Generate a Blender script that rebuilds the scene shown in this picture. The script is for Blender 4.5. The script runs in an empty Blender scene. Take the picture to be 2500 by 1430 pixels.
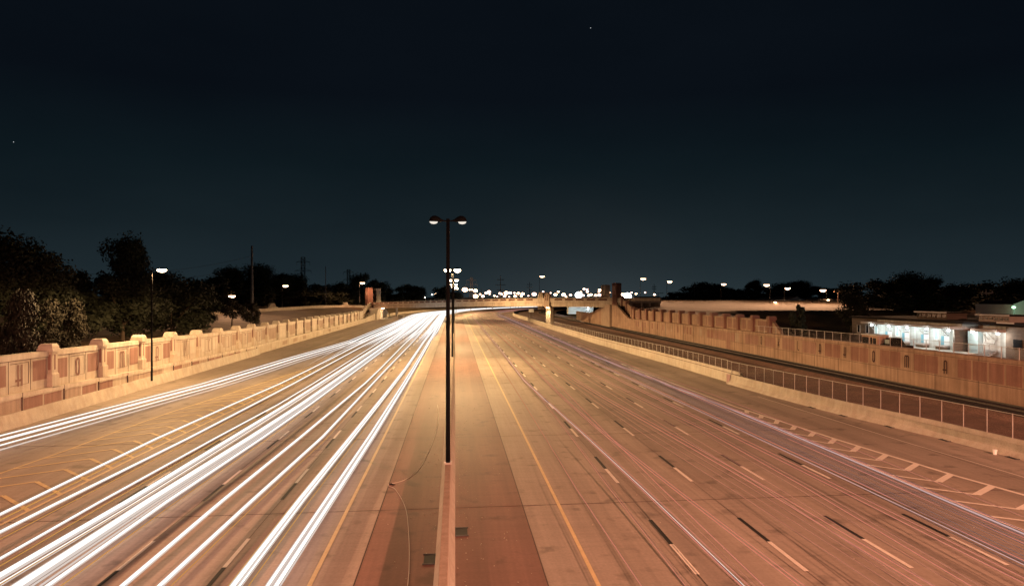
import bpy, math, random
from mathutils import Vector
random.seed(7)
R_ = math.radians
scene = bpy.context.scene
C = scene.collection

# ------------------------------------------------------------------ camera
# road frame: x = metres right of the camera, y = metres along the road, z = metres above the carriageway
F, HOR, CX, CH = 1776.0, 722.0, 1250.0, 9.4
YAW = math.atan((CX - 1111) / F)
cam_d = bpy.data.cameras.new('camera'); cam = bpy.data.objects.new('camera', cam_d); C.objects.link(cam)
cam_d.sensor_width = 36; cam_d.lens = F / 2500 * 36; cam_d.shift_y = 7 / 2500
cam_d.clip_start = 0.5; cam_d.clip_end = 6000
cam.location = (0, 0, CH); cam.rotation_euler = (R_(90), 0, -YAW)
scene.camera = cam

# ------------------------------------------------------------------ world: night sky with city glow low in the north
w = bpy.data.worlds.new('World'); scene.world = w; w.use_nodes = True
nt = w.node_tree; nt.nodes.clear()
def N(nt, t, **k):
    n = nt.nodes.new(t)
    for a, b in k.items():
        setattr(n, a, b)
    return n
def ramp(nt, stops, interp='LINEAR'):
    r = N(nt, 'ShaderNodeValToRGB'); e = r.color_ramp.elements; r.color_ramp.interpolation = interp
    while len(e) < len(stops): e.new(0.5)
    for i, (p, c) in enumerate(stops):
        e[i].position = p; e[i].color = (c[0], c[1], c[2], 1)
    return r
L = nt.links.new
tc = N(nt, 'ShaderNodeTexCoord'); sep = N(nt, 'ShaderNodeSeparateXYZ'); L(tc.outputs['Generated'], sep.inputs[0])
sky = ramp(nt, [(0.0, (.0165, .0275, .0335)), (.04, (.0118, .0205, .0258)), (.09, (.0076, .0142, .0184)), (.17, (.0043, .0094, .0130)), (.26, (.0029, .0050, .0084)), (1, (.0029, .0050, .0078))])
L(sep.outputs['Z'], sky.inputs[0])
gd = N(nt, 'ShaderNodeVectorMath', operation='DOT_PRODUCT'); gdir = Vector((.165, .986, .0)).normalized()
L(tc.outputs['Generated'], gd.inputs[0]); gd.inputs[1].default_value = gdir
gl = ramp(nt, [(.80, (0, 0, 0)), (.95, (.0022, .0030, .0034)), (.985, (.0045, .0055, .0056)), (1, (.015, .0155, .0150))]); L(gd.outputs['Value'], gl.inputs[0])
gz = ramp(nt, [(0, (1, 1, 1)), (.05, (.6, .6, .6)), (.20, (0, 0, 0))]); L(sep.outputs['Z'], gz.inputs[0])
gm = N(nt, 'ShaderNodeMix', data_type='RGBA', blend_type='MULTIPLY'); gm.inputs[0].default_value = 1
L(gl.outputs[0], gm.inputs[6]); L(gz.outputs[0], gm.inputs[7])
ga = N(nt, 'ShaderNodeMix', data_type='RGBA', blend_type='ADD'); ga.inputs[0].default_value = 1
L(sky.outputs[0], ga.inputs[6]); L(gm.outputs[2], ga.inputs[7])
cn = N(nt, 'ShaderNodeTexNoise'); cn.inputs['Scale'].default_value = 2.2; cn.inputs['Detail'].default_value = 5
cm = N(nt, 'ShaderNodeMapping'); cm.inputs['Scale'].default_value = (1, 1, 3); L(tc.outputs['Generated'], cm.inputs[0]); L(cm.outputs[0], cn.inputs[0])
cr_ = ramp(nt, [(.3, (.80, .82, .84)), (.7, (1.14, 1.12, 1.10))]); L(cn.outputs['Fac'], cr_.inputs[0])
gv = N(nt, 'ShaderNodeMix', data_type='RGBA', blend_type='MULTIPLY'); gv.inputs[0].default_value = 1
L(ga.outputs[2], gv.inputs[6]); L(cr_.outputs[0], gv.inputs[7])
bg = N(nt, 'ShaderNodeBackground'); bg.inputs['Strength'].default_value = 1.0
L(gv.outputs[2], bg.inputs[0])
nish = N(nt, 'ShaderNodeTexSky', sky_type='NISHITA'); nish.sun_disc = False
nish.sun_elevation = R_(-8); nish.sun_rotation = R_(200)
bg2 = N(nt, 'ShaderNodeBackground'); bg2.inputs['Strength'].default_value = 0.05; L(nish.outputs[0], bg2.inputs[0])
ad = N(nt, 'ShaderNodeAddShader'); L(bg.outputs[0], ad.inputs[0]); L(bg2.outputs[0], ad.inputs[1])
ow = N(nt, 'ShaderNodeOutputWorld'); L(ad.outputs[0], ow.inputs[0])
scene.view_settings.view_transform = 'Standard'; scene.view_settings.look = 'None'
scene.view_settings.exposure = 0; scene.view_settings.gamma = 1
scene.cycles.max_bounces = 6; scene.cycles.diffuse_bounces = 2; scene.cycles.glossy_bounces = 2
scene.cycles.transparent_max_bounces = 12; scene.cycles.sample_clamp_indirect = 4
scene.cycles.use_denoising = True

SODIUM = (1.0, .615, .275)      # high pressure sodium
DEEP = (1.0, .42, .25)        # red tint of the unseen lamps added near the viewpoint
COOL = (.78, .95, 1.0)
P_MEDIAN, P_SIDE, P_NEAR = 14000, 15500, 23000

# ------------------------------------------------------------------ helpers
cs, sn = math.cos(YAW), math.sin(YAW)
def ground(px, py, z=0.0):                 # point of the plane at height z seen at a photo pixel
    Z = F * (CH - z) / (py - HOR); X = (px - CX) / F * Z
    return X * cs + Z * sn, -X * sn + Z * cs
def far(px, depth, py=HOR):                # point at a depth
    X = (px - CX) / F * depth
    return X * cs + depth * sn, -X * sn + depth * cs, CH - (py - HOR) / F * depth
def onu(px, py, u):                        # point of the vertical plane x = u : (y, z)
    a = (px - CX) / F; Z = u / (a * cs + sn)
    return Z * (cs - a * sn), CH - (py - HOR) / F * Z
S0, RC, TH = 320.0, 420.0, .5
def curve(u, s):                           # the carriageway: straight, then a bend to the right
    if s < S0: return u, s
    t = (s - S0) / RC
    if t < TH:
        r = RC - u
        return RC - r * math.cos(t), S0 + r * math.sin(t)
    r = RC - u; d = s - S0 - TH * RC
    return RC - r * math.cos(TH) + d * math.sin(TH), S0 + r * math.sin(TH) + d * math.cos(TH)
def lerp(tab, v):
    if v <= tab[0][0]: return tab[0][1]
    for (a, x), (b, y) in zip(tab, tab[1:]):
        if v <= b: return x + (y - x) * (v - a) / (b - a)
    return tab[-1][1]
def frange(a, b, st):
    o = []
    while a < b - 1e-6: o.append(a); a += st
    return o + [b]

class MB:
    def __init__(s): s.v, s.f, s.sm = [], [], False
    def face(s, *p):
        i = len(s.v); s.v += [tuple(q) for q in p]; s.f.append(tuple(range(i, i + len(p)))); return s
    def box(s, x0, x1, y0, y1, z0, z1):
        return s.prism([(x0, y0), (x1, y0), (x1, y1), (x0, y1)], z0, z1)
    def prism(s, poly, z0, z1, top=None):
        n = len(poly); i = len(s.v); top = top or poly
        s.v += [(x, y, z0) for x, y in poly] + [(x, y, z1) for x, y in top]
        s.f.append(tuple(i + k for k in reversed(range(n)))); s.f.append(tuple(i + n + k for k in range(n)))
        for k in range(n):
            m = (k + 1) % n; s.f.append((i + k, i + m, i + n + m, i + n + k))
        return s
    def obox(s, c, ax, hl, hw, z0, z1):    # box on a heading: c centre, ax unit 2-D axis, half length, half width
        nx = (-ax[1], ax[0])
        q = [(c[0] + ax[0] * a * hl + nx[0] * b * hw, c[1] + ax[1] * a * hl + nx[1] * b * hw) for a, b in ((-1, -1), (1, -1), (1, 1), (-1, 1))]
        return s.prism(q, z0, z1)
    def strip(s, rows, close=False):       # rows of points -> quad sheet
        i = len(s.v); n = len(rows[0])
        for r in rows: s.v += [tuple(p) for p in r]
        for a in range(len(rows) - 1):
            for b in range(n - 1 + (1 if close else 0)):
                c = (b + 1) % n
                s.f.append((i + a * n + b, i + a * n + c, i + (a + 1) * n + c, i + (a + 1) * n + b))
        return s
    def tube(s, pts, r, n=6, cap=True):
        pts = [Vector(p) for p in pts]; rows = []
        for k, p in enumerate(pts):
            d = (pts[min(k + 1, len(pts) - 1)] - pts[max(k - 1, 0)]).normalized()
            up = Vector((0, 0, 1)) if abs(d.z) < .9 else Vector((0, 1, 0))
            a = d.cross(up).normalized(); b = a.cross(d)
            rr = r[k] if isinstance(r, (list, tuple)) else r
            rows.append([p + (a * math.cos(6.28319 * j / n) + b * math.sin(6.28319 * j / n)) * rr for j in range(n)])
        i = len(s.v); s.strip(rows, True)
        if cap:
            s.f.append(tuple(i + j for j in range(n))); m = i + (len(rows) - 1) * n
            s.f.append(tuple(m + j for j in reversed(range(n))))
        return s
    def ell(s, c, rx, ry, rz, nu=14, nv=8, z0=-1, z1=1):
        rows = []
        for k in range(nv + 1):
            t = z0 + (z1 - z0) * k / nv; a = math.asin(max(-1, min(1, t)))
            q = max(math.cos(a), .02)
            rows.append([(c[0] + rx * q * math.cos(6.28319 * j / nu), c[1] + ry * q * math.sin(6.28319 * j / nu), c[2] + rz * math.sin(a)) for j in range(nu)])
        i = len(s.v); s.strip(rows, True)
        s.f.append(tuple(i + j for j in reversed(range(nu)))); m = i + nv * nu
        s.f.append(tuple(m + j for j in range(nu))); s.sm = True
        return s
    def make(s, name, mat, parent=None, smooth=None):
        off = Vector(parent.location) if parent is not None and parent.parent is None else Vector((0, 0, 0))
        if parent is not None and parent.parent is not None: off = Vector(parent.parent.location)
        me = bpy.data.meshes.new(name)
        me.from_pydata([(x - off.x, y - off.y, z - off.z) for x, y, z in s.v], [], s.f); me.update()
        if s.sm if smooth is None else smooth:
            for p in me.polygons: p.use_smooth = True
        me.materials.append(mat)
        o = bpy.data.objects.new(name, me); C.objects.link(o)
        if parent is not None: o.parent = parent
        return o
def tag(o, label, cat, group=None):
    o['label'] = label; o['category'] = cat
    if group: o['group'] = group
    elif 'group' in o: del o['group']
    return o
def thing(name, label, cat, loc=(0, 0, 0), group=None):
    o = bpy.data.objects.new(name, None); C.objects.link(o); o.location = loc; o.empty_display_size = .3
    return tag(o, label, cat, group)
def struct(name, mb, mat, kind='structure'):
    o = mb.make(name, mat); o['kind'] = kind; return o
def dup(o, loc=None, rz=0, sc=None, parent=None):
    c = o.copy(); C.objects.link(c)
    if parent is not None: c.parent = parent
    else:
        c.location = loc; c.rotation_euler = (0, 0, rz)
        if sc: c.scale = sc if isinstance(sc, tuple) else (sc, sc, sc)
    for ch in o.children: dup(ch, parent=c)
    return c
def lamp(kind, power, col, loc, parent, size=.25, spot=150, blend=.6, rot=(0, 0, 0), front=-1):
    bat = kind in ('STREET', 'FIELD')
    d = bpy.data.lights.new('lamp_light', 'POINT' if bat else kind); d.energy = power; d.color = col; d.shadow_soft_size = size
    if kind == 'SPOT': d.spot_size = R_(spot); d.spot_blend = blend
    if bat:                                # roadway optics: throws more light sideways than straight down
        d.use_nodes = True; t = d.node_tree; k = t.links.new; em = t.nodes['Emission']
        tc = N(t, 'ShaderNodeTexCoord'); sp = N(t, 'ShaderNodeSeparateXYZ'); k(tc.outputs['Normal'], sp.inputs[0])
        rp = N(t, 'ShaderNodeMapRange'); k(sp.outputs['Z'], rp.inputs[0])
        rp.inputs['From Min'].default_value = 0; rp.inputs['From Max'].default_value = -1; rp.inputs['To Min'].default_value = 0; rp.inputs['To Max'].default_value = 1
        cr = ramp(t, [(0, (0,) * 3), (.06, (.05,) * 3), (.11, (.34,) * 3), (.15, (.52,) * 3), (.22, (.74,) * 3), (.34, (.66,) * 3), (.55, (.32,) * 3), (1, (.17,) * 3)]); k(rp.outputs[0], cr.inputs[0])
        mu = N(t, 'ShaderNodeMath', operation='MULTIPLY'); k(cr.outputs[0], mu.inputs[0]); mu.inputs[1].default_value = 4.0
        if kind == 'FIELD':                # house-side shield: the light goes to the front of the lamp only, far and low
            e = [(0, 0), (.02, .5), (.05, 1), (.10, .5), (.2, .13), (.4, .035), (1, .015)]
            while len(cr.color_ramp.elements) < len(e): cr.color_ramp.elements.new(.5)
            for q, (p_, c_) in zip(cr.color_ramp.elements, e): q.position = p_; q.color = (c_, c_, c_, 1)
            g2 = N(t, 'ShaderNodeMapRange'); k(sp.outputs['Y'], g2.inputs[0]); g2.inputs['From Min'].default_value = .1 * front; g2.inputs['From Max'].default_value = .5 * front
            m3 = N(t, 'ShaderNodeMath', operation='MULTIPLY'); k(mu.outputs[0], m3.inputs[0]); k(g2.outputs[0], m3.inputs[1]); mu = m3
        k(mu.outputs[0], em.inputs['Strength'])
    o = bpy.data.objects.new('lamp_light', d); C.objects.link(o); o.location = loc; o.rotation_euler = rot; o.parent = parent
    return o

# ------------------------------------------------------------------ materials
def mat(name, col, rough=.8, var=.25, scale=1.5, col2=None, bump=0, stretch=(1, 1, 1), metallic=0, detail=6, fine=0.0, spec=.3, streak=0):
    m = bpy.data.materials.new(name); m.use_nodes = True; t = m.node_tree; b = t.nodes['Principled BSDF']
    b.inputs['Roughness'].default_value = rough; b.inputs['Metallic'].default_value = metallic
    b.inputs['Specular IOR Level'].default_value = spec
    tc = N(t, 'ShaderNodeTexCoord'); mp = N(t, 'ShaderNodeMapping'); mp.inputs['Scale'].default_value = stretch
    t.links.new(tc.outputs['Object'], mp.inputs[0])
    no = N(t, 'ShaderNodeTexNoise'); no.inputs['Scale'].default_value = scale; no.inputs['Detail'].default_value = detail
    no.inputs['Roughness'].default_value = .65
    t.links.new(mp.outputs[0], no.inputs[0])
    lo = tuple(c * (1 - var) for c in col); hi = col2 or tuple(min(1, c * (1 + var)) for c in col)
    r = ramp(t, [(.3, lo), (.7, hi)]); t.links.new(no.outputs['Fac'], r.inputs[0])
    out = r.outputs[0]
    if fine:
        n2 = N(t, 'ShaderNodeTexNoise'); n2.inputs['Scale'].default_value = scale * 17; n2.inputs['Detail'].default_value = 3
        t.links.new(tc.outputs['Object'], n2.inputs[0])
        r2 = ramp(t, [(.3, (1 - fine,) * 3), (.7, (1, 1, 1))]); t.links.new(n2.outputs['Fac'], r2.inputs[0])
        mx = N(t, 'ShaderNodeMix', data_type='RGBA', blend_type='MULTIPLY'); mx.inputs[0].default_value = 1
        t.links.new(out, mx.inputs[6]); t.links.new(r2.outputs[0], mx.inputs[7]); out = mx.outputs[2]
    if streak:                              # rain streaks and damp patches running down the face
        for sc_, s_, lo_, p0, p1 in (((1.3, 1.3, .07), 1.6, 1 - streak, .36, .62), ((.25, .25, .5), 1.1, 1 - streak * .7, .34, .58)):
            m2 = N(t, 'ShaderNodeMapping'); m2.inputs['Scale'].default_value = sc_; t.links.new(tc.outputs['Object'], m2.inputs[0])
            n3 = N(t, 'ShaderNodeTexNoise'); n3.inputs['Scale'].default_value = s_; n3.inputs['Detail'].default_value = 7; t.links.new(m2.outputs[0], n3.inputs[0])
            r3 = ramp(t, [(p0, (lo_, lo_ * .96, lo_ * .93)), (p1, (1, 1, 1))]); t.links.new(n3.outputs['Fac'], r3.inputs[0])
            mx = N(t, 'ShaderNodeMix', data_type='RGBA', blend_type='MULTIPLY'); mx.inputs[0].default_value = 1
            t.links.new(out, mx.inputs[6]); t.links.new(r3.outputs[0], mx.inputs[7]); out = mx.outputs[2]
    t.links.new(out, b.inputs['Base Color'])
    if bump:
        bp = N(t, 'ShaderNodeBump'); bp.inputs['Strength'].default_value = bump; bp.inputs['Distance'].default_value = .05
        t.links.new(no.outputs['Fac'], bp.inputs['Height']); t.links.new(bp.outputs[0], b.inputs['Normal'])
    return m
def glow(name, col, strength, sample=True):
    m = bpy.data.materials.new(name); m.use_nodes = True; t = m.node_tree; t.nodes.clear()
    e = N(t, 'ShaderNodeEmission'); e.inputs[0].default_value = (*col, 1); e.inputs[1].default_value = strength
    o = N(t, 'ShaderNodeOutputMaterial'); t.links.new(e.outputs[0], o.inputs[0])
    if not sample: m.cycles.emission_sampling = 'NONE'
    return m
def road_mat(name, col, streak=.28, rough=.75, joints=4.6):
    m = bpy.data.materials.new(name); m.use_nodes = True; t = m.node_tree; b = t.nodes['Principled BSDF']; k = t.links.new
    b.inputs['Roughness'].default_value = rough; b.inputs['Specular IOR Level'].default_value = .25
    tc = N(t, 'ShaderNodeTexCoord')
    def noise(sc, scale, det=5):
        mp = N(t, 'ShaderNodeMapping'); mp.inputs['Scale'].default_value = sc; k(tc.outputs['Object'], mp.inputs[0])
        n = N(t, 'ShaderNodeTexNoise'); n.inputs['Scale'].default_value = scale; n.inputs['Detail'].default_value = det; k(mp.outputs[0], n.inputs[0]); return n.outputs['Fac']
    def mul(a, fac, lo, hi, p0=.3, p1=.7):
        r = ramp(t, [(p0, (lo,) * 3), (p1, (hi,) * 3)]); k(fac, r.inputs[0])
        mx = N(t, 'ShaderNodeMix', data_type='RGBA', blend_type='MULTIPLY'); mx.inputs[0].default_value = 1
        k(a, mx.inputs[6]); k(r.outputs[0], mx.inputs[7]); return mx.outputs[2]
    base = ramp(t, [(.3, tuple(c * .88 for c in col)), (.7, (min(1, col[0] * 1.08), col[1] * 1.1, col[2] * 1.14))]); k(noise((1, 1, 1), .11, 7), base.inputs[0])
    a = base.outputs[0]
    a = mul(a, noise((1, .012, 1), .75, 4), 1 - streak, 1.06)       # wheel paths and oil along the lanes
    a = mul(a, noise((1, .03, 1), 6, 4), .90, 1.04)                 # fine tyre streaks
    a = mul(a, noise((.04, 1, 1), 3.5, 3), .93, 1.04)               # tining across the slab
    a = mul(a, noise((1, 1, 1), 9, 4), .88, 1.05)
    a = mul(a, noise((1, 1, 1), .8, 8), .62, 1.0, .30, .42)         # patches of stain
    k(a, b.inputs['Base Color'])
    bp = N(t, 'ShaderNodeBump'); bp.inputs['Strength'].default_value = .15; bp.inputs['Distance'].default_value = .02
    k(noise((.1, 1, 1), 14, 3), bp.inputs['Height']); k(bp.outputs[0], b.inputs['Normal'])
    return m
M = {}
M['road'] = road_mat('concrete_road', (.38, .315, .26))
M['shoulder'] = road_mat('shoulder_concrete', (.235, .125, .10), .24)
M['conc'] = mat('barrier_concrete', (.47, .43, .37), .85, .16, .8, fine=.18, bump=.1, streak=0.10)
M['wall'] = mat('wall_concrete', (.50, .44, .36), .85, .12, .7, fine=.14, stretch=(1, 1, .4), streak=0.17)
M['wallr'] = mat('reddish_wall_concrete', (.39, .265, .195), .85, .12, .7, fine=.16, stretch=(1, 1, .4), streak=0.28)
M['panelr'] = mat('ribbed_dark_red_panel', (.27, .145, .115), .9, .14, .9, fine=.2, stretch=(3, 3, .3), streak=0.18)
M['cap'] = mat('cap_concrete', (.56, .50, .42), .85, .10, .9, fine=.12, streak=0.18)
M['panel'] = mat('ribbed_red_panel', (.30, .175, .145), .9, .16, .9, fine=.2, stretch=(3, 3, .3), streak=0.18)
M['panel2'] = mat('ribbed_tan_panel', (.39, .30, .24), .9, .12, .9, fine=.2, stretch=(3, 3, .3), streak=0.18)
M['letter'] = mat('recessed_letter', (.20, .11, .09), .9, .1, 2)
M['dletter'] = mat('dark_recessed_letter', (.055, .026, .022), .9, .1, 2)
M['joint'] = mat('dark_joint', (.09, .06, .05), .95, .2, 3)
M['wpaint'] = mat('white_paint', (.80, .74, .66), .7, .08, 2.5, fine=.16)
M['ypaint'] = mat('yellow_paint', (.66, .52, .28), .7, .1, 2.5, fine=.2)
M['bpaint'] = mat('black_paint', (.018, .017, .018), .8, .2, 2.5)
M['black'] = mat('black_metal', (.0025, .0025, .003), .7, .2, 3, spec=.06)
M['steel'] = mat('galvanised_steel', (.42, .40, .38), .5, .15, 4, metallic=.3)
M['dsteel'] = mat('weathered_steel', (.07, .07, .075), .7, .2, 3)
M['grass'] = mat('dry_grass', (.14, .088, .04), .95, .35, .25, col2=(.24, .155, .078), fine=.62, bump=.4)
M['earth'] = mat('ground_earth', (.06, .055, .04), .95, .3, .1)
M['gravel'] = mat('red_gravel', (.17, .095, .075), .95, .3, .5, fine=.5, bump=.5)
M['ballast'] = mat('dark_ballast', (.022, .018, .017), .95, .4, 1.2, fine=.5, bump=.5)
M['rail'] = mat('rail_steel', (.06, .05, .045), .55, .2, 3, metallic=.5)
M['tie'] = mat('oily_tie', (.016, .014, .013), .95, .3, 2)
M['leaf'] = mat('leaf_green', (.022, .026, .014), .8, .5, .6)
M['leaf2'] = mat('leaf_olive', (.013, .011, .006), .8, .5, .6)
M['bark'] = mat('bark', (.07, .05, .035), .95, .3, 2)
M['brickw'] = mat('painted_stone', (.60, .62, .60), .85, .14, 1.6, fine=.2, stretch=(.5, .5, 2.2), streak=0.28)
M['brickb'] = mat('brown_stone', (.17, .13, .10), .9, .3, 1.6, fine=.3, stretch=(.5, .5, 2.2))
M['roof'] = mat('roof_felt', (.014, .012, .012), .95, .2, 1)
M['fascia'] = mat('fascia', (.42, .36, .32), .8, .1, 1)
M['doorw'] = mat('door_white', (.80, .82, .82), .6, .04, 1)
M['doorb'] = mat('door_blue', (.16, .36, .45), .6, .06, 1)
M['glassd'] = mat('dark_glass', (.015, .018, .022), .15, .1, 1, spec=.6)
M['tealp'] = mat('pale_teal_metal', (.36, .48, .50), .6, .08, 1)
M['brick_o'] = mat('orange_brick', (.36, .19, .12), .9, .15, 2, fine=.2)
M['camper'] = mat('camper_shell', (.48, .30, .22), .5, .06, 1)
M['whitem'] = mat('white_sheet_metal', (.62, .66, .66), .6, .05, .5, stretch=(6, 6, .1))
M['tanm'] = mat('tan_sheet_metal', (.40, .28, .21), .7, .08, .5, stretch=(6, 6, .1))
M['bridge'] = mat('bridge_concrete', (.47, .40, .33), .85, .12, .4, fine=.12, streak=0.28)
M['slot'] = mat('painted_recess_shade', (.11, .055, .045), .95, .15, 1)  # shade of recesses and slots put into a flat dark colour
M['signy'] = mat('sign_yellow', (.75, .58, .06), .6, .04, 1)
M['signw'] = mat('sign_white', (.8, .8, .8), .6, .04, 1)
M['sodium'] = glow('sodium_bowl', (1, .72, .45), 20, False)
M['warmbulb'] = glow('warm_bulb', (1, .62, .36), 14, False)
M['pinkbulb'] = glow('pink_bulb', (1, .60, .46), 7, False)
M['whitebulb'] = glow('white_bulb', (.92, .98, 1), 6, False)
M['coolbulb'] = glow('cool_bulb', (.85, .97, 1), 6, False)
M['greenbulb'] = glow('green_bulb', (.45, 1, .55), 3.5, False)
M['redbulb'] = glow('red_bulb', (1, .30, .12), 5, False)
M['star'] = glow('star_light', (.9, .95, 1), .9, False)
M['dimbowl'] = glow('dim_bowl', (1, .90, .78), .95, False)  # bowl of the unlit lamp; its pale brightness is put in as glow
M['head'] = glow('headlight_glow', (1, .965, .925), 1.3)
M['headdim'] = glow('headlight_glow_dim', (1, .86, .78), .72, False)
M['amber'] = glow('amber_glow', (1, .50, .12), .6, False)
M['tail'] = glow('taillight_glow', (1, .33, .24), .66, False)
M['taildim'] = glow('taillight_glow_dim', (1, .38, .25), .47, False)
M['tailwhite'] = glow('taillight_glow_pale', (1, .80, .74), .9, False)
M['lilacdim'] = glow('lilac_glow_dim', (1, .68, .68), .17, False)
M['lilac'] = glow('lilac_glow', (1, .68, .68), .60, False)
def mesh_wire(name, col, cell, dens):
    m = bpy.data.materials.new(name); m.use_nodes = True; t = m.node_tree; b = t.nodes['Principled BSDF']; k = t.links.new
    b.inputs['Base Color'].default_value = (*col, 1); b.inputs['Roughness'].default_value = .6
    tc = N(t, 'ShaderNodeTexCoord'); sp = N(t, 'ShaderNodeSeparateXYZ'); k(tc.outputs['Object'], sp.inputs[0])
    fs = []
    for sgn in (1, -1):
        q = N(t, 'ShaderNodeMath', operation='MULTIPLY_ADD'); k(sp.outputs['Z'], q.inputs[0]); q.inputs[1].default_value = sgn; k(sp.outputs['Y'], q.inputs[2])
        p = N(t, 'ShaderNodeMath', operation='PINGPONG'); k(q.outputs[0], p.inputs[0]); p.inputs[1].default_value = cell
        l = N(t, 'ShaderNodeMath', operation='LESS_THAN'); k(p.outputs[0], l.inputs[0]); l.inputs[1].default_value = cell * dens; fs.append(l)
    mx = N(t, 'ShaderNodeMath', operation='MAXIMUM'); k(fs[0].outputs[0], mx.inputs[0]); k(fs[1].outputs[0], mx.inputs[1])
    k(mx.outputs[0], b.inputs['Alpha'])
    return m
M['wire'] = mesh_wire('chain_link_wire', (.30, .24, .21), .05, .035)

# ------------------------------------------------------------------ the setting: ground, carriageways, markings
g = MB(); g.face((-2500, -400, -.6), (2500, -400, -.6), (2500, 4500, -.6), (-2500, 4500, -.6)); struct('ground', g, M['earth'])
ss = frange(-60, S0, 20) + frange(S0 + 10, S0 + TH * RC, 10) + frange(S0 + TH * RC + 30, 900, 40)
def sheet(u0, u1, z, s0=-60, s1=900, nu=2):
    st = [s for s in ss if s0 < s < s1]; st = [s0] + st + [s1]
    m = MB(); fu0 = u0 if callable(u0) else (lambda s: u0); fu1 = u1 if callable(u1) else (lambda s: u1)
    m.strip([[(*curve(fu0(s) + (fu1(s) - fu0(s)) * k / (nu - 1), s), z) for k in range(nu)] for s in st]); return m
struct('road', sheet(-33, 33, 0, nu=6), M['road'])
struct('median_shoulder', sheet(-3.25, 3.0, .004, nu=3), M['shoulder'])
SEAM = MB()
for u, wd in ((-3.28, .05), (3.02, .045), (8.17, .02), (11.98, .02), (-7.97, .02), (-11.55, .02), (28.9, .03)):
    for v0, v1 in zip(ss, ss[1:]):
        if v1 > 420: break
        a, b = curve(u - wd / 2, v0), curve(u + wd / 2, v0); c, d = curve(u + wd / 2, v1), curve(u - wd / 2, v1)
        SEAM.face((*a, .0075), (*b, .0075), (*c, .0075), (*d, .0075))
for v in (31.3, 47.5, 90.5, 139, 188, 240):            # expansion joints across the slabs
    SEAM.face((-30, v, .008), (27, v + 2, .008), (27, v + 2.07, .008), (-30, v + .07, .008))
struct('road_joints', SEAM, M['joint'])
WH, BK, YE = MB(), MB(), MB()
def mark(m, u, s0, s1, wd, z=.011):
    st = frange(s0, s1, 15)
    for a, b in zip(st, st[1:]):
        m.face((*curve(u - wd / 2, a), z), (*curve(u + wd / 2, a), z), (*curve(u + wd / 2, b), z), (*curve(u - wd / 2, b), z))
for u in (8.17, 11.98, 15.75, 19.25, 23.0):
    for k in range(-4, 42):
        v = 24 + 12.05 * k
        if u > 23 - .1 and v < 96: continue
        mark(WH, u, v, v + 3, .17 if u < 22.9 else .26)
        if u < 22.9: mark(BK, u, v + 3.02, v + 6, .17)
for u in (-7.97, -11.52, -15.2):
    for k in range(-4, 26):
        v = 25.9 + 11.4 * k
        mark(WH, u, v, v + 3, .15); mark(BK, u, v - 3, v - .02, .15)
mark(YE, 4.65, -50, 760, .15); mark(YE, -4.72, -50, 760, .15)
def poly(m, pts, wd, z=.0115):
    for (x0, y0), (x1, y1) in zip(pts, pts[1:]):
        d = math.hypot(x1 - x0, y1 - y0); nx, ny = -(y1 - y0) / d * wd / 2, (x1 - x0) / d * wd / 2
        m.face((x0 + nx, y0 + ny, z), (x0 - nx, y0 - ny, z), (x1 - nx, y1 - ny, z), (x1 + nx, y1 + ny, z))
poly(WH, [(22.6, -20), (22.7, 27), (22.7, 39), (22.5, 49), (22.3, 56), (22.6, 80), (22.9, 95)], .22)
gr = [(95, 22.95), (60, 23.7), (52, 24.4), (46, 24.9), (42, 25.35), (39, 25.75), (36, 26.1), (34, 26.5), (20, 29.0)]
poly(WH, [(u, v) for v, u in gr], .24)
for v in frange(24.5, 74, 2.4):                         # chevrons of the right-hand gore
    ur = lerp(list(reversed(gr)), v); ul = 22.7
    f = (ur - ul)
    if f < 1.0: continue
    poly(WH, [(ul, v + .1), (ul + f * .5, v - 1.5)], .20, .0125)
    poly(WH, [(ul + f * .5, v - 1.5), (ur, v - .1)], .36, .0130)
gl_ = [(20, -25.2), (41, -24), (46, -23.6), (53, -23.4), (61, -22.9), (88, -19.9), (112, -17.6)]
gl2 = [(20, -18.6), (44, -18.6), (70, -18.0), (112, -17.3)]
poly(YE, [(u, v) for v, u in gl_], .16); poly(YE, [(u, v) for v, u in gl2], .16)
for v in frange(26.5, 92, 2.6):
    a, b = lerp(gl_, v), lerp(gl2, v); f = b - a
    if f < 1.4: continue
    poly(YE, [(a, v - .6), (a + f * .55, v + 1.7)], .21, .0125)
    poly(YE, [(a + f * .55, v + 1.7), (b, v - .9)], .22, .0130)
poly(WH, [(29.6, 20), (29.4, 36), (28.9, 44), (28.5, 56), (28.2, 66)], .08, .0115)
struct('white_road_markings', WH, M['wpaint']); struct('black_road_markings', BK, M['bpaint']); struct('yellow_road_markings', YE, M['ypaint'])

# terrain left: grass bank behind the wall
def hL(u, v):
    t = min(1, max(0, (-u - 32.2) / 22)); e = 1.9 + t * 1.6 + max(0, min(1, (v - 150) / 170)) * (.7 + t * .7)
    return e + .16 * math.sin(u * .31 + v * .05) * math.sin(v * .11)
m = MB(); us = [-32.3, -34, -37, -41, -46, -52, -60, -70, -85, -110, -150, -230, -400]
m.strip([[(u, v, hL(u, v)) for u in us] for v in frange(-20, 420, 8)]); struct('grass_bank', m, M['grass'])
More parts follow.
